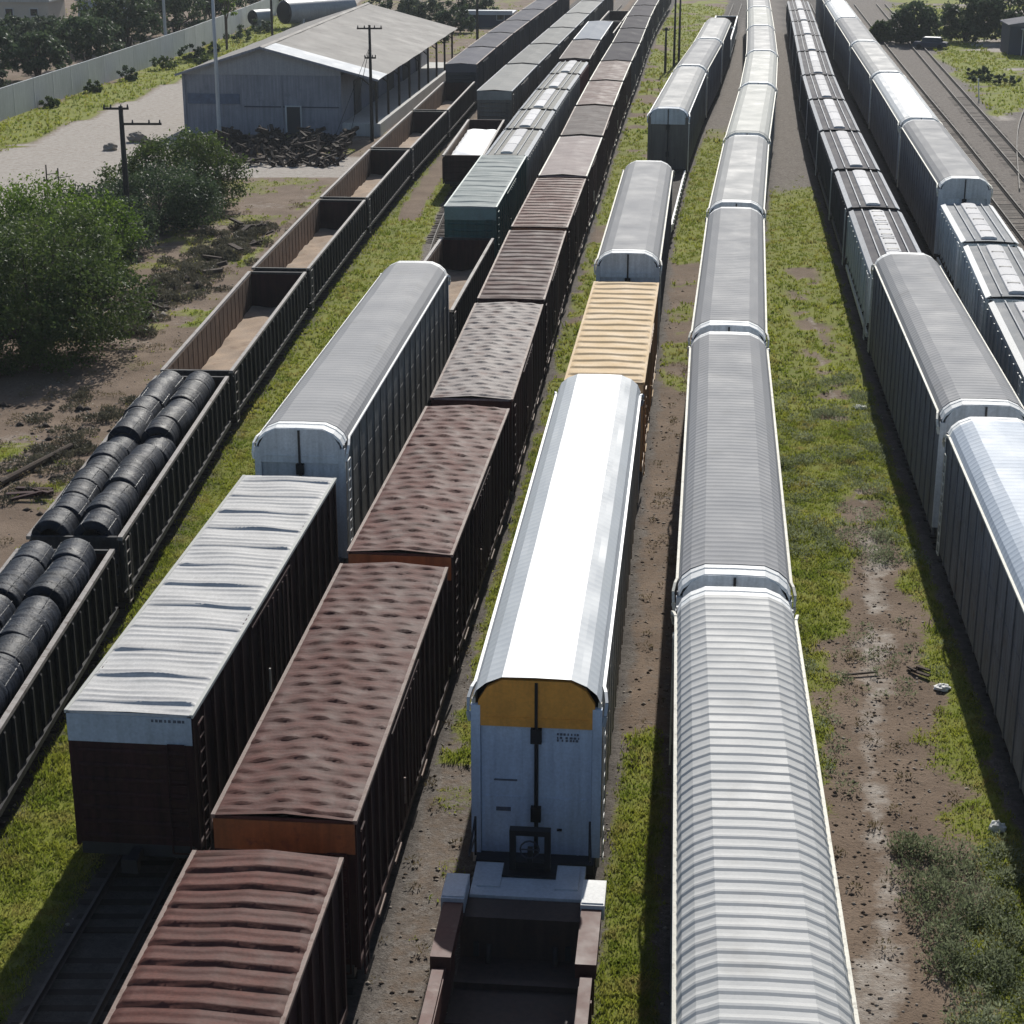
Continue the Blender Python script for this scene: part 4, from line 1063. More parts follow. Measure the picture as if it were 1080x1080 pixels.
tree('bushy_tree', -29.6, 85, [(0,0,3.6,3.4,3.2,2.9),(2.4,-1.5,2.2,2.2,2.2,1.9),(-2,1,3.4,3,3,2.6)], 20000, .2, FM['dark'], 'dark bushy tree added outside the left frame edge to cast shade', 'tree', None, 1.2, .2, 2)  # unseen tree, added left of the view to shade the dirt
# trees beyond the perimeter wall
bt = [(-56,196,4.0,5.6,'grey'),(-53.5,214,3.6,5.2,'dark'),(-50.5,226,4.4,6.6,'dark'),(-49.5,246,4.6,7.6,'dark'),(-54,248,4.2,7.5,'olive'),(-46.0,262,4.6,8.5,'dark'),(-51,272,4.5,9,'dark'),(-44.6,285,4.6,9,'dark'),(-48,300,4.5,9.5,'olive'),(-60,216,4.2,6,'dark'),(-62,190,4.4,6,'grey'),(-59,240,3.8,5,'grey'),(-64,246,3.6,4.5,'dark'),(-41,312,4.4,8.6,'dark')]
desc = {'grey':'pale grey green','dark':'dark green','olive':'olive green'}
bt.sort(key=lambda q: -(-q[0])/q[1])
for i, (x, y, r, h_, k) in enumerate(sorted(bt, key=lambda q: q[0]/q[1])):
    bl = [(0,0,h_*.62,r*.75,r*.7,h_*.36),(r*.5,-.4,h_*.45,r*.55,r*.5,h_*.3),(-r*.5,.4,h_*.48,r*.6,r*.5,h_*.32),(.2,r*.3,h_*.75,r*.5,r*.5,h_*.24)]
    tree('background_tree', x, y, bl, 4200, .5, FM[k], f'{desc[k]} tree beyond the perimeter wall, {ORD[i]} from the left', 'tree', 'trees beyond the wall', h_*.3, .2)
# a slim light tree by the concrete pole
tree('slim_tree', -37.4, 250, [(0,0,9.5,1.8,1.6,3.0),(.6,0,6.5,1.2,1.2,2.0)], 2600, .42, FM['bright'], 'slim light green tree rising in front of the perimeter wall', 'tree', None, 5, .16)
# trees on the right
for i, (x, y, r, h_, k, lb) in enumerate([(54.4,259,3.0,5.6,'dark','dark round tree behind the parked car on the right'),(62.2,262,3.3,7,'dark','dark tree left of the dark shed at the top right corner'),(68.0,262,4.0,8,'dark','dark tree hanging over the dark shed at the top right corner'),(50.6,262,1.5,2.6,'olive','small olive bush left of the parked car')]):
    bl = [(0,0,h_*.55,r*.85,r*.75,h_*.42),(r*.55,-.4,h_*.36,r*.6,r*.5,h_*.34),(-r*.55,.2,h_*.36,r*.65,r*.5,h_*.34),(0,-.8,h_*.2,r*.7,r*.5,h_*.2)]
    tree('background_tree', x, y, bl, 7000, .5, FM[k], lb, 'tree', None, h_*.3, .22)
for i, (x, y) in enumerate([(52.6,213),(54.6,210),(53.6,219)]):
    tree('low_bush', x, y, [(0,0,.5,1.2,1.0,.55),(.9,.3,.4,.8,.8,.45)], 900, .3, FM['dark'], ['low dark bush beside the main track, nearest of three','low dark bush beside the main track, right hand of three','low dark bush beside the main track, farthest of three'][i], 'bush', 'low bushes by the main track', .2, .05)
for i, (x, y, r, h_) in enumerate([(-8.5,276,2.8,4),(-13.5,290,3.4,5),(-6.0,300,3.5,5),(-11,262,2.2,2.6),(-19,300,3.5,5)]):
    tree('background_tree', x, y, [(0,0,h_*.5,r*.8,r*.75,h_*.42),(r*.5,-.4,h_*.38,r*.6,r*.5,h_*.34),(-r*.55,.2,h_*.38,r*.65,r*.5,h_*.34)], 2600, .5, FM['dark' if i % 2 == 0 else 'grey'],
         ['dark bush beyond the warehouse, left of the low white roofed shed','grey green bush beyond the warehouse end','dark bush behind the low white roofed shed','small grey green bush in front of the low white roofed shed','dark bush showing over the warehouse roof'][i], 'bush', 'bushes beyond the warehouse', h_*.3, .12)
# bushes along the perimeter wall
for i, (x, y, r) in enumerate([(-45.0,203,.9),(-43.4,214,1.1),(-41.6,226,1.3),(-40.3,238,1.4),(-39.2,246,1.2),(-37.8,262,1.6),(-46.6,190,.8),(-36.4,276,1.5),(-38.0,232,1.0),(-49,168,1.6)]):
    tree('low_bush', x, y, [(0,0,r*.6,r,r,r*.7),(r*.6,.1,r*.5,r*.7,r*.7,r*.5)], 700, .35, FM['dark' if i % 2 else 'olive'], 'low bush at the perimeter wall, '+(['well left of the pole','left of the pole','right of the pole','far right of the pole','by the slim tree','beyond the slim tree','near the lot corner','beside the tank','just before the slim tree','at the left edge'][i]), 'bush', 'bushes along the wall', .3, .05)

# grass and weeds (uncountable ground cover)
def scatter(n, x0, x1, y0, y1):
    return rng.uniform(x0,x1,n), rng.uniform(y0,y1,n)
def tufts(name, N_, y0, y1, mat, hmin, hmax, blades, thresh, width, region=None, dens=None):
    X, Y = scatter(N_, 0, 1, y0, y1)
    hw = Y*.30+2; X = -hw+2*hw*X
    g, p, gr, near = zones(X, Y)
    keep = (rng.random(N_) < np.clip((g-thresh)/(1-thresh),0,1)*(dens(X,Y) if dens else 1)) & (near > 1.6)
    X, Y, g, near = X[keep], Y[keep], g[keep], near[keep]
    n = len(X); z = ground_z(X, Y, g, near)
    base = np.repeat(np.stack([X,Y,z],1), blades, 0); k = len(base)
    base[:,:2] += rng.normal(size=(k,2))*.07
    hgt = np.repeat(hmin+(hmax-hmin)*rng.random(n)*(.15+1.1*vnoise(X,Y,1.6,31)**1.5), blades)*(.6+.6*rng.random(k))
    lean = rng.normal(size=(k,2))*.45*hgt[:,None]
    side = rng.normal(size=(k,2)); side /= np.linalg.norm(side,axis=1)[:,None]; side *= (width*(.6+.8*rng.random(k)))[:,None]
    tip = base+np.concatenate([lean, hgt[:,None]],1); s3 = np.concatenate([side, np.zeros((k,1))],1)
    mid = base+np.concatenate([lean*.35, hgt[:,None]*.55],1)
    v = np.stack([base-s3, base+s3, mid+s3*.8, tip, mid-s3*.8],1).reshape(-1,3)
    f = np.arange(k*5).reshape(-1,5)
    me = bpy.data.meshes.new(name); fast_mesh(me, v, f); me.materials.append(mat)
    o = bpy.data.objects.new(name, me); C.objects.link(o); return o
o = tufts('grass', 150000, 28, 80, FM['grass'], .05, .22, 5, .3, .016)
tag(o, 'yellow green grass between the near tracks', 'grass', kind='stuff')
o = tufts('grass', 90000, 80, 165, FM['grass'], .08, .25, 4, .3, .03)
tag(o, 'grass strips between the tracks in the middle distance', 'grass', kind='stuff')
o = tufts('grass', 70000, 165, 330, FM['grass'], .15, .4, 3, .3, .06)
tag(o, 'grass far off along the tracks and by the perimeter wall', 'grass', kind='stuff')
# bushy grey weeds between the central row and the right row
def weeds(name, spots, mat, leaf, label):
    cs = []; dr = []; sz = []
    for (x, y, r, h_) in spots:
        k = int(260*r*r/.25*max(.5,h_/.5)); k = min(k, 900)
        a = rng.random(k)*6.283; rr = r*np.sqrt(rng.random(k)); zz = h_*rng.random(k)**.8*(1-.6*(rr/r)**2)
        cs.append(np.stack([x+rr*np.cos(a), y+rr*np.sin(a), .03+zz],1))
        d = np.stack([np.cos(a)*.5, np.sin(a)*.5, np.full(k,.8)],1)+rng.normal(size=(k,3))*.45; dr.append(d/np.linalg.norm(d,axis=1)[:,None])
        sz.append(leaf*(.5+rng.random(k)))
    o = cloud(name, np.concatenate(cs), np.concatenate(dr), np.concatenate(sz), mat, .32)
    tag(o, label, 'weeds', kind='stuff'); return o
sp = []
def addw(n, fx, fy, r0, r1, h0, h1, lst):
    c = 0
    while c < n:
        x, y = fx(), fy()
        xf, xg = float(tx('F',y)), float(tx('G',y))
        if not (xf+2.0 < x < xg-2.0): 
            if random.random() < .9: continue
            else: continue
        lst.append((x, y, random.uniform(r0,r1), random.uniform(h0,h1))); c += 1
U = random.uniform
addw(130, lambda: U(9.6,13.4), lambda: U(32,41.5), .25,.55,.25,.6, sp)
addw(150, lambda: U(10,17), lambda: U(61,86), .25,.6,.15,.5, sp)
addw(25, lambda: U(10,17), lambda: U(50,56), .2,.4,.1,.3, sp)
addw(20, lambda: U(7.8,9.3), lambda: U(44,62), .2,.4,.15,.35, sp)
weeds('weeds', sp, FM['weed'], .10, 'grey green bushy weeds between the central and right rows')
sp = []
addw(60, lambda: U(8,14), lambda: U(33,62), .12,.3,.08,.22, sp)
addw(30, lambda: U(10,17), lambda: U(62,100), .15,.3,.1,.2, sp)
for _ in range(60):
    y = U(34,58); t = U(.3,.8); x = float(tx('C',y))*(1-t)+float(tx('D',y))*t; sp.append((x,y,U(.1,.25),U(.05,.15)))
for _ in range(70):
    y = U(40,95); t = U(.42,.7); x = float(tx('D',y))*(1-t)+float(tx('F',y))*t; sp.append((x,y,U(.1,.28),U(.05,.18)))
for _ in range(120):
    y = U(62,135); x = float(tx('A',y))-U(3,10); sp.append((x,y,U(.2,.5),U(.1,.35)))
sp3 = []
for _ in range(190):
    y = U(94,126); x = -20.9+3.3*(y-97)/28+random.gauss(0,1.2); sp3.append((x,y,U(.3,.7),U(.15,.6)))
for _ in range(60):
    y = U(66,84); x = float(tx('A',y))-U(4.2,9); sp3.append((x,y,U(.3,.7),U(.1,.35)))
weeds('weeds', sp3, FM['brush'], .16, 'brown grey brush over the rubble between the bushes and the dirt track')
weeds('weeds', sp, FM['dry'], .10, 'dry brown weeds scattered on the bare ground beside the tracks')

# stones, clods and litter on bare ground
def stones(name, N_, y0, y1, smin, smax, mat, label, cond):
    X, Y = scatter(N_, 0, 1, y0, y1); hw = Y*.29+2; X = -hw+2*hw*X
    g, p, gr, near = zones(X, Y); keep = (g < .3) & (near > 1.5) & cond(X, Y) & (rng.random(N_) < .7); X, Y, g, near = X[keep], Y[keep], g[keep], near[keep]
    n = len(X); z = ground_z(X,Y,g,near)
    base = np.array([(1,0,0),(0,1,0),(-1,0,0),(0,-1,0),(0,0,.7),(0,0,-.5)], float)
    fi = np.array([(0,1,4),(1,2,4),(2,3,4),(3,0,4),(1,0,5),(2,1,5),(3,2,5),(0,3,5)])
    s = smin+(smax-smin)*rng.random(n)**3
    v = (base[None]*(.7+.6*rng.random((n,6,1)))*s[:,None,None]); a = rng.random(n)*6.28
    vx = v[:,:,0]*np.cos(a)[:,None]-v[:,:,1]*np.sin(a)[:,None]; vy = v[:,:,0]*np.sin(a)[:,None]+v[:,:,1]*np.cos(a)[:,None]
    v = np.stack([vx+X[:,None], vy+Y[:,None], v[:,:,2]+z[:,None]],-1).reshape(-1,3)
    f = (fi[None]+6*np.arange(n)[:,None,None]).reshape(-1,3)
    me = bpy.data.meshes.new(name); fast_mesh(me, v, f); me.materials.append(mat)
    o = bpy.data.objects.new(name, me); C.objects.link(o); tag(o, label, 'stones', kind='stuff')
stones('stones', 26000, 28, 110, .015, .09, MT['rock'], 'small stones and clods strewn on the bare ground', lambda X, Y: X > -90)

stones('clods', 26000, 28, 68, .02, .085, MT['clod'], 'dark soil clods along the dirt path', lambda X, Y: (X > tx('F',Y)+1.6) & (X < tx('G',Y)-1.5))
stones('clods', 14000, 30, 110, .02, .10, MT['clod'], 'dark soil clods between the white autorack row and the central row', lambda X, Y: (X > tx('C',Y)+1.6) & (X < tx('F',Y)-1.5))
stones('rubble', 2600, 94, 128, .06, .42, MT['rock'], 'pale rubble dumped along the dirt track', lambda X, Y: (np.abs(X-(-20.6+3.3*(Y-97)/28)) < 1.5+.8*np.sin(Y*.9)))
stones('rubble', 1500, 94, 128, .06, .5, MT['scrap'], 'dark rubble dumped along the dirt track', lambda X, Y: (np.abs(X-(-21+3.3*(Y-97)/28)) < 1.7+.8*np.sin(Y*.7+1)))
stones('rubble', 1200, 66, 82, .05, .35, MT['scrap'], 'dark debris strewn under the bushy trees', lambda X, Y: (X < -17.3))
# litter and rubble that stand out
def lump(name, x, y, s, mat, label, cat, sz=.5, group=None):
    b = MB(); rows = []; rr = random.Random(name+str(x))
    for i in range(9):
        th = math.pi*i/8; row = []
        for j in range(13):
            a = 2*math.pi*(j % 12)/12; r = s*(.75+.5*random.Random(f'{x}{i}{j%12}').random()); row.append((r*math.sin(th)*math.cos(a), r*math.sin(th)*math.sin(a)*.8, r*sz*math.cos(th)+s*sz*.5))
        rows.append(row)
    b.loft(rows); o = b.build(name, mat); o.location = (x,y,0); tag(o, label, cat, group); return o
lump('white_bag', 15.8, 81.2, .34, MT['white_bits'], 'white bag lying in the grass between central and right rows', 'bag', .35)
lump('white_bag', 12.45, 42.3, .24, MT['white_bits'], 'crumpled white bag at the foot of the right autorack', 'bag', .8)
lump('rubble_lump', 12.95, 51.0, .24, MT['white_bits'], 'pale broken slab beside the dirt path', 'rubble', .4)
b = MB(); b.bar((12.2,52.3,.06),(12.7,51.7,.10),.12,.05); b.bar((12.2,52.5,.06),(12.35,52.0,.14),.07,.05); b.bar((12.5,52.5,.06),(12.8,52.1,.1),.1,.06)
o = b.build('scrap_boards', MT['scrap']); tag(o, 'dark broken boards beside the pale slab on the dirt path', 'boards')
b = MB(); b.bar((10.1,51.9,.05),(11.2,52.1,.06),.06,.05); o = b.build('fallen_stick', MT['scrap']); tag(o, 'dark stick lying across the dirt path', 'stick')

# ================================================================== warehouse
wh = empty('warehouse'); wh.location = (-22.4, 170.5, 0); wh.rotation_euler = (0,0,-.103)
LW = 54
b = MB(); b.prism([(-7.4,-.1),(7.1,-.1),(7.1,5.3),(-7.4,5.3)], 0, LW); b.build('wall', MT['wh_wall'], wh)
b = MB(); b.prism([(-7.4,5.3),(7.1,5.3),(7.1,5.75),(0,7.6),(-7.4,5.4)], -.06, .2); b.build('gable', MT['wh_gable'], wh)
# roof: corrugated sheets, right slope runs on as a canopy
def slope(xa, za, xb, zb, name, y0, y1, mat, lift=0):
    b = MB(); rows = []; n = int((y1-y0)/.28)
    for j in range(n+1):
        y = y0+(y1-y0)*j/n; d = .03*(j % 2)+lift+.02*math.sin(y*.7); rows.append([(xa+(xb-xa)*k/6, y, za+(zb-za)*k/6+d) for k in range(7)])
    b.loft(rows)
    return b.build(name, mat, wh)
slope(0,7.75,10.6,5.0,'roof',4.6,LW,MT['wh_roof']); slope(0,7.76,10.6,5.01,'roof_sheet',-.7,4.58,MT['wh_new'])
slope(-7.9,5.3,0,7.75,'roof',-.7,LW,MT['wh_roof'])
b = MB(); b.prism([(-.28,7.70),(0,7.80),(.28,7.70),(.28,7.76),(0,7.87),(-.28,7.76)], -.7, LW); b.build('ridge_cap', MT['wh_roof'], wh)
b = MB(); b.bar((-7.9,-.72,5.28),(0,-.72,7.74),.06,.2); b.bar((0,-.72,7.74),(10.6,-.72,5.0),.06,.2); b.build('barge_board', MT['wh_wall'], wh)
for i in range(9):
    b = MB(); y = .5+i*6.4; b.box(10.1,10.3,y-.1,y+.1,0,5.05); b.bar((10.2,y,4.0),(8.4,y,5.45),.1); b.build('canopy_post', MT['wood_pole'], wh)
b = MB(); b.box(7.12,10.6,0,LW,-.1,1.1); b.build('loading_platform', MT['concrete'], wh)
d = MB(); d.box(2.1,3.3,-.10,-.02,0.1,2.5); d = d.build('door', MT['wh_dark'], wh)
k = MB(); k.box(1.95,2.08,-.13,-.03,0,2.62); k.box(3.32,3.45,-.13,-.03,0,2.62); k.box(2.08,3.32,-.13,-.03,2.52,2.62); k.build('door_frame', MT['conc_pole'], d)
b = MB(); b.box(-7.0,-2.2,-.09,-.01,2.7,3.6); b.build('sign_band', MT['wh_band'], wh)
b = MB(); b.box(-1.8,6.9,-.08,-.01,2.45,2.55); b.build('wall_moulding', MT['house_dark'], wh)
for x0, x1 in ((-7.43,-7.2),(6.9,7.13),(1.6,1.75)):
    b = MB(); b.box(x0,x1,-.1,-.01,0,5.3); b.build('wall_pier', MT['wh_wall'], wh)
for i in range(5):
    b = MB(); y = 6+i*9.5; b.box(7.11,7.2,y,y+3.4,1.1,4.2); b.build('loading_door', MT['wh_dark'], wh)
tag(wh, 'long grey warehouse with pale sheet roof and a blue grey gable', 'warehouse')
# scrap heap in front of the gable
b = MB()
for i in range(800):
    x = U(-27.5,-14); y = 161+U(-9,6.5)+(x+22)*-.1; z = U(.0,1.9)*max(.15,1-abs(y-161.5)/9)*(.55+.45*math.sin(x*1.7)); a = U(0,3.14); l_ = U(.2,1.3)
    b.bar((x-math.cos(a)*l_/2,y-math.sin(a)*l_/2,z+U(-.4,.4)),(x+math.cos(a)*l_/2,y+math.sin(a)*l_/2,z+U(-.4,.6)),U(.05,.35),U(.05,.3))
o = b.build('scrap_heap', MT['scrap']); tag(o, 'dark heap of scrap timber in front of the warehouse gable', 'scrap heap', kind='stuff')
b = MB()
for i in range(22):
    t = U(0,1); x = -20.5+3.3*t+U(-1.6,1.4)-.0; y = 97+28*t+U(-1,1); z = U(.03,.7); a = U(0,3.14); l_ = U(.3,1.6)
    b.bar((x-math.cos(a)*l_/2,y-math.sin(a)*l_/2,z),(x+math.cos(a)*l_/2,y+math.sin(a)*l_/2,z+U(-.2,.3)),U(.08,.4),U(.05,.25))
o = b.build('scrap_heap', MT['scrap']); tag(o, 'scrap boards and branches piled along the dirt track', 'scrap heap', kind='stuff')
b = MB()
for i in range(26):
    x = U(-42,-32); y = U(150,166); a = U(0,3.14); l_ = U(.5,2); b.bar((x-math.cos(a)*l_/2,y-math.sin(a)*l_/2,U(.05,.6)),(x+math.cos(a)*l_/2,y+math.sin(a)*l_/2,U(.05,.8)),U(.1,.4),U(.1,.3))
# posts of a broken fence near the lot
for i, (x, y) in enumerate([(-33.5,134),(-32.3,132.5)]):
    b = MB(); b.cyl((0,0,-.1),(.05,0,2.9),.06,.05,8); b.bar((0,0,2.2),(.9,.2,2.3),.05); o = b.build('fence_post', MT['wood_pole']); o.location = (x,y,0)
    tag(o, ['thin dark post left of the pale lot, nearer the left edge','thin dark post left of the pale lot, nearer the pole'][i], 'post', 'posts by the pale lot')
for i in range(24):
    pass
# rubble around the lot and the dirt track
k = 0
for (x, y, s) in [(-33.2,166,.9),(-31.6,163,.7),(-34.5,161,.6),(-30.9,160,.8),(-27.6,142,.6),(-24.9,140,.5)]:
    lump('rubble_lump', x, y, s, MT['scrap' if k % 2 else 'rock'], ['dark','pale'][k % 2 == 0]+' rubble lump '+['at the warehouse corner','just left of the warehouse corner','on the pale lot far left of the warehouse','under the warehouse eave','behind the olive shrub','right behind the pole'][k], 'rubble', .6, 'rubble by the warehouse'); k += 1
b = MB(); b.cyl((0,-2.6,.14),(0,2.6,.20),.16,.13,10)
o = b.build('log', MT['scrap']); o.location = (-19.5,72.5,0); o.rotation_euler = (0,0,-.35); tag(o, 'grey log lying on the dirt at the left edge', 'log')
b = MB(); b.bar((-.9,0,.1),(.9,.3,.12),.24,.14); b.bar((-.7,.8,.1),(.8,.5,.15),.2,.12); b.bar((-.6,-.6,.1),(.6,-.2,.3),.18,.1); b.bar((-.3,.9,.1),(.9,-.4,.3),.14,.1)
o = b.build('scrap_boards', MT['maroon_side']); o.location = (-18.9,68.8,0); tag(o, 'reddish broken boards on the dirt below the log', 'boards')

# ================================================================== poles
def utility_pole(name, x, y, h_, r, mat, label, arms, cat='utility pole', lean=(0,0)):
    t = empty(name); t.location = (x,y,0)
    b = MB(); b.tube([(0,0,-.2),(lean[0]*.5,lean[1]*.5,h_*.5),(lean[0],lean[1],h_)], [r,r*.85,r*.65], 10); b.build('pole', mat, t, True)
    for (z, w, off) in arms:
        b = MB(); b.box(lean[0]+off-w/2, lean[0]+off+w/2, lean[1]-.06, lean[1]+.06, z-.07, z+.07); a = b.build('crossarm', mat, t)
        for q in (-.46,-.2,.2,.46):
            b = MB(); b.cyl((lean[0]+off+q*w, lean[1], z+.07),(lean[0]+off+q*w, lean[1], z+.26),.06,.035,8); b.build('insulator', MT['hop_side_dark'], a)
    tag(t, label, cat); return t
utility_pole('utility_pole', -24.5, 118.1, 9.0, .22, MT['wood_pole'], 'dark timber pole with side arm standing among the bushes', [(7.9,2.6,1.2),(8.85,1.6,-.3)])
utility_pole('utility_pole', -25.6, 164.4, 13.5, .2, MT['conc_pole'], 'pale concrete pole in front of the warehouse gable', [(12.9,1.2,0)])
utility_pole('utility_pole', -43.2, 238.2, 13, .22, MT['conc_pole'], 'pale slender pole beside the perimeter wall', [(12.4,1.4,0)])
utility_pole('utility_pole', -12.4, 166.4, 10.0, .17, MT['wood_pole'], 'dark pole with crossarms at the warehouse canopy corner', [(9.7,2.2,0),(7.2,1.0,0)])
gp_ = [q for q in bpy.data.objects if q.get('label','') == 'dark pole with crossarms at the warehouse canopy corner'][0]
for dx, dy in ((-3.4,-1.0),(-2.2,2.5)):
    b = MB(); b.bar((0,0,8.2),(dx,dy,0),.035); b.build('guy_wire', MT['black_iron'], gp_)
utility_pole('utility_pole', -4.7, 259, 10.5, .2, MT['wood_pole'], 'dark pole beyond the far end of the warehouse', [(9.9,1.8,0)])
utility_pole('utility_pole', -31.6, 252, 11, .18, MT['wood_pole'], 'thin pole beside the dark tank behind the warehouse', [(10.5,1.4,0)])
for i, (x, y, h_) in enumerate([(17.9,222,5.2),(19.5,229,8.5),(20.6,235,9)]):
    utility_pole('signal_post', x, y, h_, .16, MT['wood_pole'], ['shortest dark post on the grass left of the far autoracks','middle dark post on the grass left of the far autoracks','tallest dark post on the grass left of the far autoracks'][i], [(h_-.3,.8,0)], 'post')
b = MB(); b.cyl((0,0,-.1),(-.25,0,2.1),.07,.06,8); b.box(-.33,-.17,-.03,.03,1.9,2.15); o = b.build('marker_post', MT['hood']); o.location = (48.6,196.6,0); tag(o, 'thin white marker post in the grass right of the main track', 'post')

# ================================================================== perimeter wall
for i in range(len(WALL)-1):
    (ya, xa_), (yb, xb_) = WALL[i], WALL[i+1]
pw = empty('perimeter_wall'); 
n = 0
yy = np.arange(122, 400, 5.6)
for y0, y1 in zip(yy[:-1], yy[1:]):
    x0, x1 = float(wallx(y0)), float(wallx(y1)); b = MB()
    b.bar((x0,y0+.11,1.45),(x1,y1-.11,1.45),.16,3.1); b.build('wall_panel', MT['per_wall'], pw)
    b = MB(); b.box(x0-.095,x0+.095,y0-.1,y0+.1,-.1,3.02); b.build('pier', MT['per_wall'], pw)
tag(pw, 'long grey concrete perimeter wall running off behind the warehouse', 'wall')

# ================================================================== far buildings and vehicles
def house(x, y, w, d, h_, rz, mat, label, wins, roof='concrete'):
    t = empty('house'); t.location = (x,y,0); t.rotation_euler = (0,0,rz)
    b = MB(); b.box(-w/2,w/2,-d/2,d/2,0,h_); b.build('wall', mat, t)
    b = MB(); b.box(-w/2-.3,w/2+.3,-d/2-.3,d/2+.3,h_,h_+.25); b.box(-w/2-.3,w/2+.3,-d/2-.3,-d/2-.1,h_+.25,h_+.6); b.build('roof', MT[roof], t)
    for wx, wz in wins:
        b = MB(); b.box(wx-.6,wx+.6,-d/2-.08,-d/2-.01,wz,wz+1.1); f = b.build('window', MT['conc_pole'], t)
        b = MB(); b.box(wx-.5,wx+.5,-d/2-.10,-d/2-.082,wz+.1,wz+1.0); b.build('pane', MT['glass'], f)
    tag(t, label, 'house', 'houses beyond the wall')
house(-66.5,266,7,7,5.2,-.1,MT['house_cream'],'cream two storey house at the top left corner',[(-2,.9),(1.5,.9),(-2,3.3),(1.5,3.3)])
house(-74.5,272,7,7,4.4,0,MT['house_cream'],'pale house cut by the left edge in the top corner',[(-1.5,1),(2,1)])
house(-60.6,285,6,6,4.0,-.1,MT['house_blue'],'blue grey house right of the cream house',[(-1.5,1),(1.5,1)])
house(-3.4,288,7,6,1.8,-.1,MT['house_dark'],'low shed with whitish roof beyond the slate box cars',[(-2,1),(2,1)],'wh_new')
# small sheds right
def shed(x, y, w, d, h_, rz, label):
    t = empty('shed'); t.location = (x,y,0); t.rotation_euler = (0,0,rz)
    b = MB(); b.box(-w/2,w/2,-d/2,d/2,0,h_); b.build('wall', MT['house_dark'], t)
    b = MB(); b.prism([(-w/2-.3,h_+.004),(w/2+.3,h_+.004),(w/2+.3,h_+.2),(0,h_+.9),(-w/2-.3,h_+.2)], -d/2-.3, d/2+.3); b.build('roof', MT['slate_roof'], t)
    b = MB(); b.box(-1,1,-d/2-.06,-d/2-.01,0,2.3); b.build('door', MT['wh_dark'], t)
    tag(t, label, 'shed')
shed(67.6,246,8,7,3.6,-.1,'dark shed at the top right corner')
b = MB(); b.box(64.6,67.6,240.4,242.6,3.2,3.35); b.bar((64.8,240.6,0),(64.8,240.6,3.2),.1); b.bar((67.4,240.6,0),(67.4,240.6,3.2),.1); b.bar((64.8,242.4,0),(64.8,242.4,3.2),.1); b.bar((67.4,242.4,0),(67.4,242.4,3.2),.1)
o = b.build('lean_to_canopy', MT['conc_pole']); tag(o, 'small pale canopy in front of the dark shed', 'canopy')
def vehicle(x, y, rz, label, body, name='parked_car'):
    t = empty(name); t.location = (x,y,0); t.rotation_euler = (0,0,rz)
    b = MB(); b.loft([[(-.85,yy_,.35),(-.88,yy_,.75),(-.8,yy_,zz),(.8,yy_,zz),(.88,yy_,.75),(.85,yy_,.35)] for yy_, zz in ((-2.2,.8),(-2.0,.92),(2.0,.92),(2.2,.8))]); b.box(-.84,.84,-2.19,2.19,.3,.8); b.build('body', body, t)
    b = MB(); b.loft([[(-.78,-1.7,.9),(-.6,-1.2,1.45),(.6,-1.2,1.45),(.78,-1.7,.9)],[(-.78,1.2,.9),(-.6,.7,1.45),(.6,.7,1.45),(.78,1.2,.9)]]); b.prism([(-.78,.9),(-.62,1.43),(.62,1.43),(.78,.9)],-1.5,1.0); b.build('window', MT['glass'], t)
    b = MB(); b.box(-.62,.62,-1.3,.8,1.45,1.5); b.build('roof', MT['hood'], t)
    for sx in (-.8,.8):
        for sy in (-1.35,1.35):
            b = MB(); b.cyl((sx-.1,sy,.32),(sx+.1,sy,.32),.32,n=14); b.build('wheel', MT['black_iron'], t)
    tag(t, label, 'car')
vehicle(55.2,251.8,1.2,'dark parked car with white roof under the dark tree at right',MT['house_dark'])
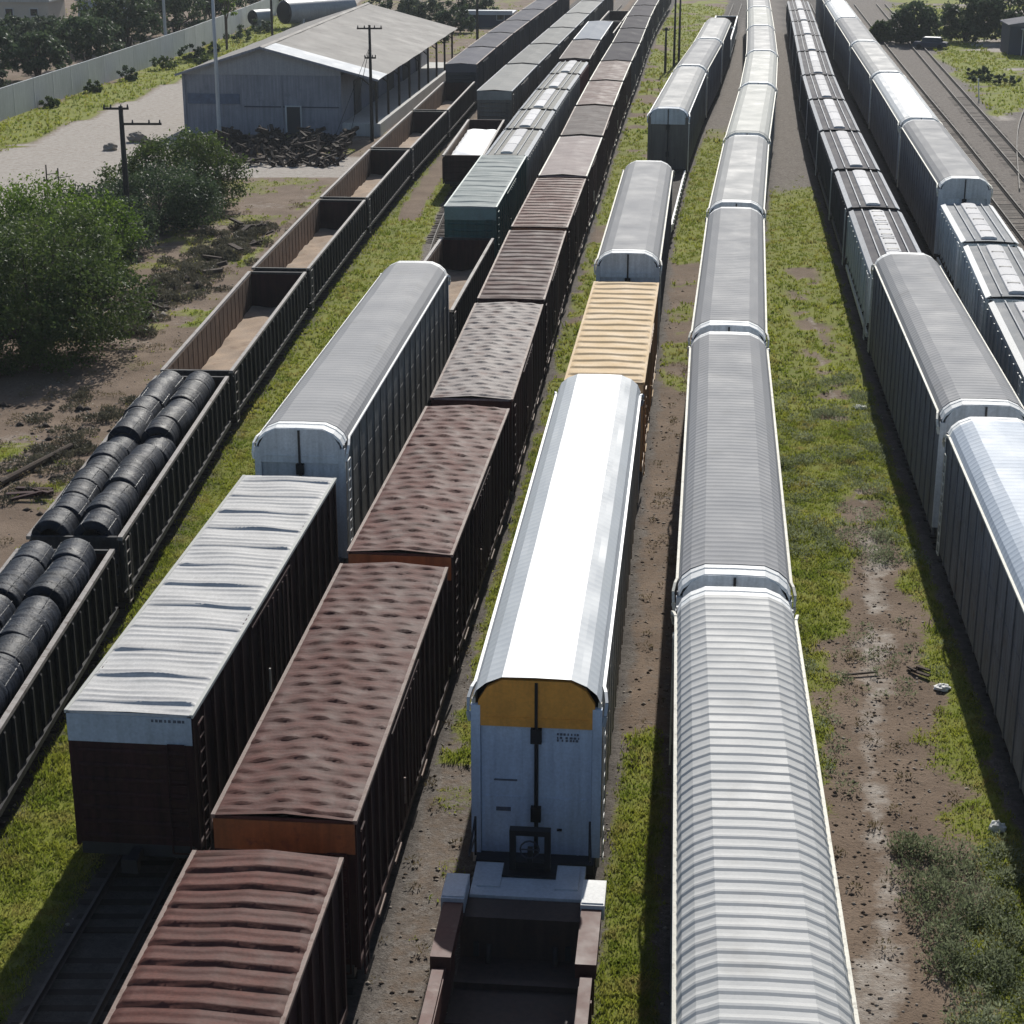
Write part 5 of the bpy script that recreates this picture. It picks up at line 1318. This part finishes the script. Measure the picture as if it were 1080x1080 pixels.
# tank wagon shells behind the warehouse
for i, (x0, y0, r, l_, lb) in enumerate([(-33.6,283,1.7,13,'pale grey tank with black end lying behind the warehouse'),(-38.0,281,1.1,3,'small dark tank end left of the pale tank behind the warehouse')]):
    t = empty('storage_tank'); t.location = (x0,y0,0); t.rotation_euler = (0,0,-.75)
    b = MB(); b.cyl((0,.0,r+.6),(0,l_,r+.6),r,n=28,cap=False); b.build('tank_shell', MT['tank'], t, True)
    b = MB(); b.cyl((0,-.25,r+.6),(0,.0,r+.6),r*.85,r*.995,28); b.build('tank_end', MT['black_iron'], t)
    b = MB()
    for y in (l_*.2,l_*.8): b.box(-r*.8,r*.8,y-.2,y+.2,0,r*.9)
    b.build('cradle', MT['concrete'], t)
    tag(t, lb, 'tank')

# ================================================================== air
HAZE = .00014
b = MB(); b.box(-1900,1900,-950,3100,-3,60); hz = b.build('haze', bpy.data.materials.new('haze_air')); tag(hz, kind='stuff')
hm = hz.data.materials[0]; hm.use_nodes = True; hn = hm.node_tree; hn.nodes.remove(hn.nodes['Principled BSDF'])
pv = hn.nodes.new('ShaderNodeVolumePrincipled'); pv.inputs['Color'].default_value = (.80,.86,.92,1); pv.inputs['Density'].default_value = HAZE; pv.inputs['Anisotropy'].default_value = .2
hn.links.new(pv.outputs[0], hn.nodes['Material Output'].inputs['Volume'])
# ================================================================== light, sky, camera
w = bpy.data.worlds.new('World'); scene.world = w; w.use_nodes = True
nt = w.node_tree; bg = nt.nodes['Background']
sky = nt.nodes.new('ShaderNodeTexSky'); sky.sky_type = 'NISHITA'; sky.sun_disc = False
EL, AZ = 34.0, 9.5            # sun ahead of the camera, a little to the right
sky.sun_elevation = R(EL); sky.sun_rotation = R(AZ)
nt.links.new(sky.outputs[0], bg.inputs['Color']); bg.inputs['Strength'].default_value = .085
sd = bpy.data.lights.new('sun', 'SUN'); sd.energy = 4.6; sd.angle = R(.53); sd.color = (1, .965, .90)
so = bpy.data.objects.new('sun', sd); C.objects.link(so)
v = Vector((math.sin(R(AZ))*math.cos(R(EL)), math.cos(R(AZ))*math.cos(R(EL)), math.sin(R(EL))))
so.rotation_euler = v.to_track_quat('Z','Y').to_euler(); so.location = (0,0,120)

cd = bpy.data.cameras.new('camera'); cam = bpy.data.objects.new('camera', cd); C.objects.link(cam)
cd.sensor_width = 36; cd.lens = 36*1959.3/1080; cd.clip_end = 6000; cd.clip_start = .5
cam.location = (0,0,23.55); cam.rotation_euler = (R(90-19.348),0,0)
scene.camera = cam
scene.render.resolution_x = 1024; scene.render.resolution_y = 1024
vs = scene.view_settings; vs.view_transform = 'Standard'; vs.look = 'None'; vs.exposure = .27; vs.gamma = 1
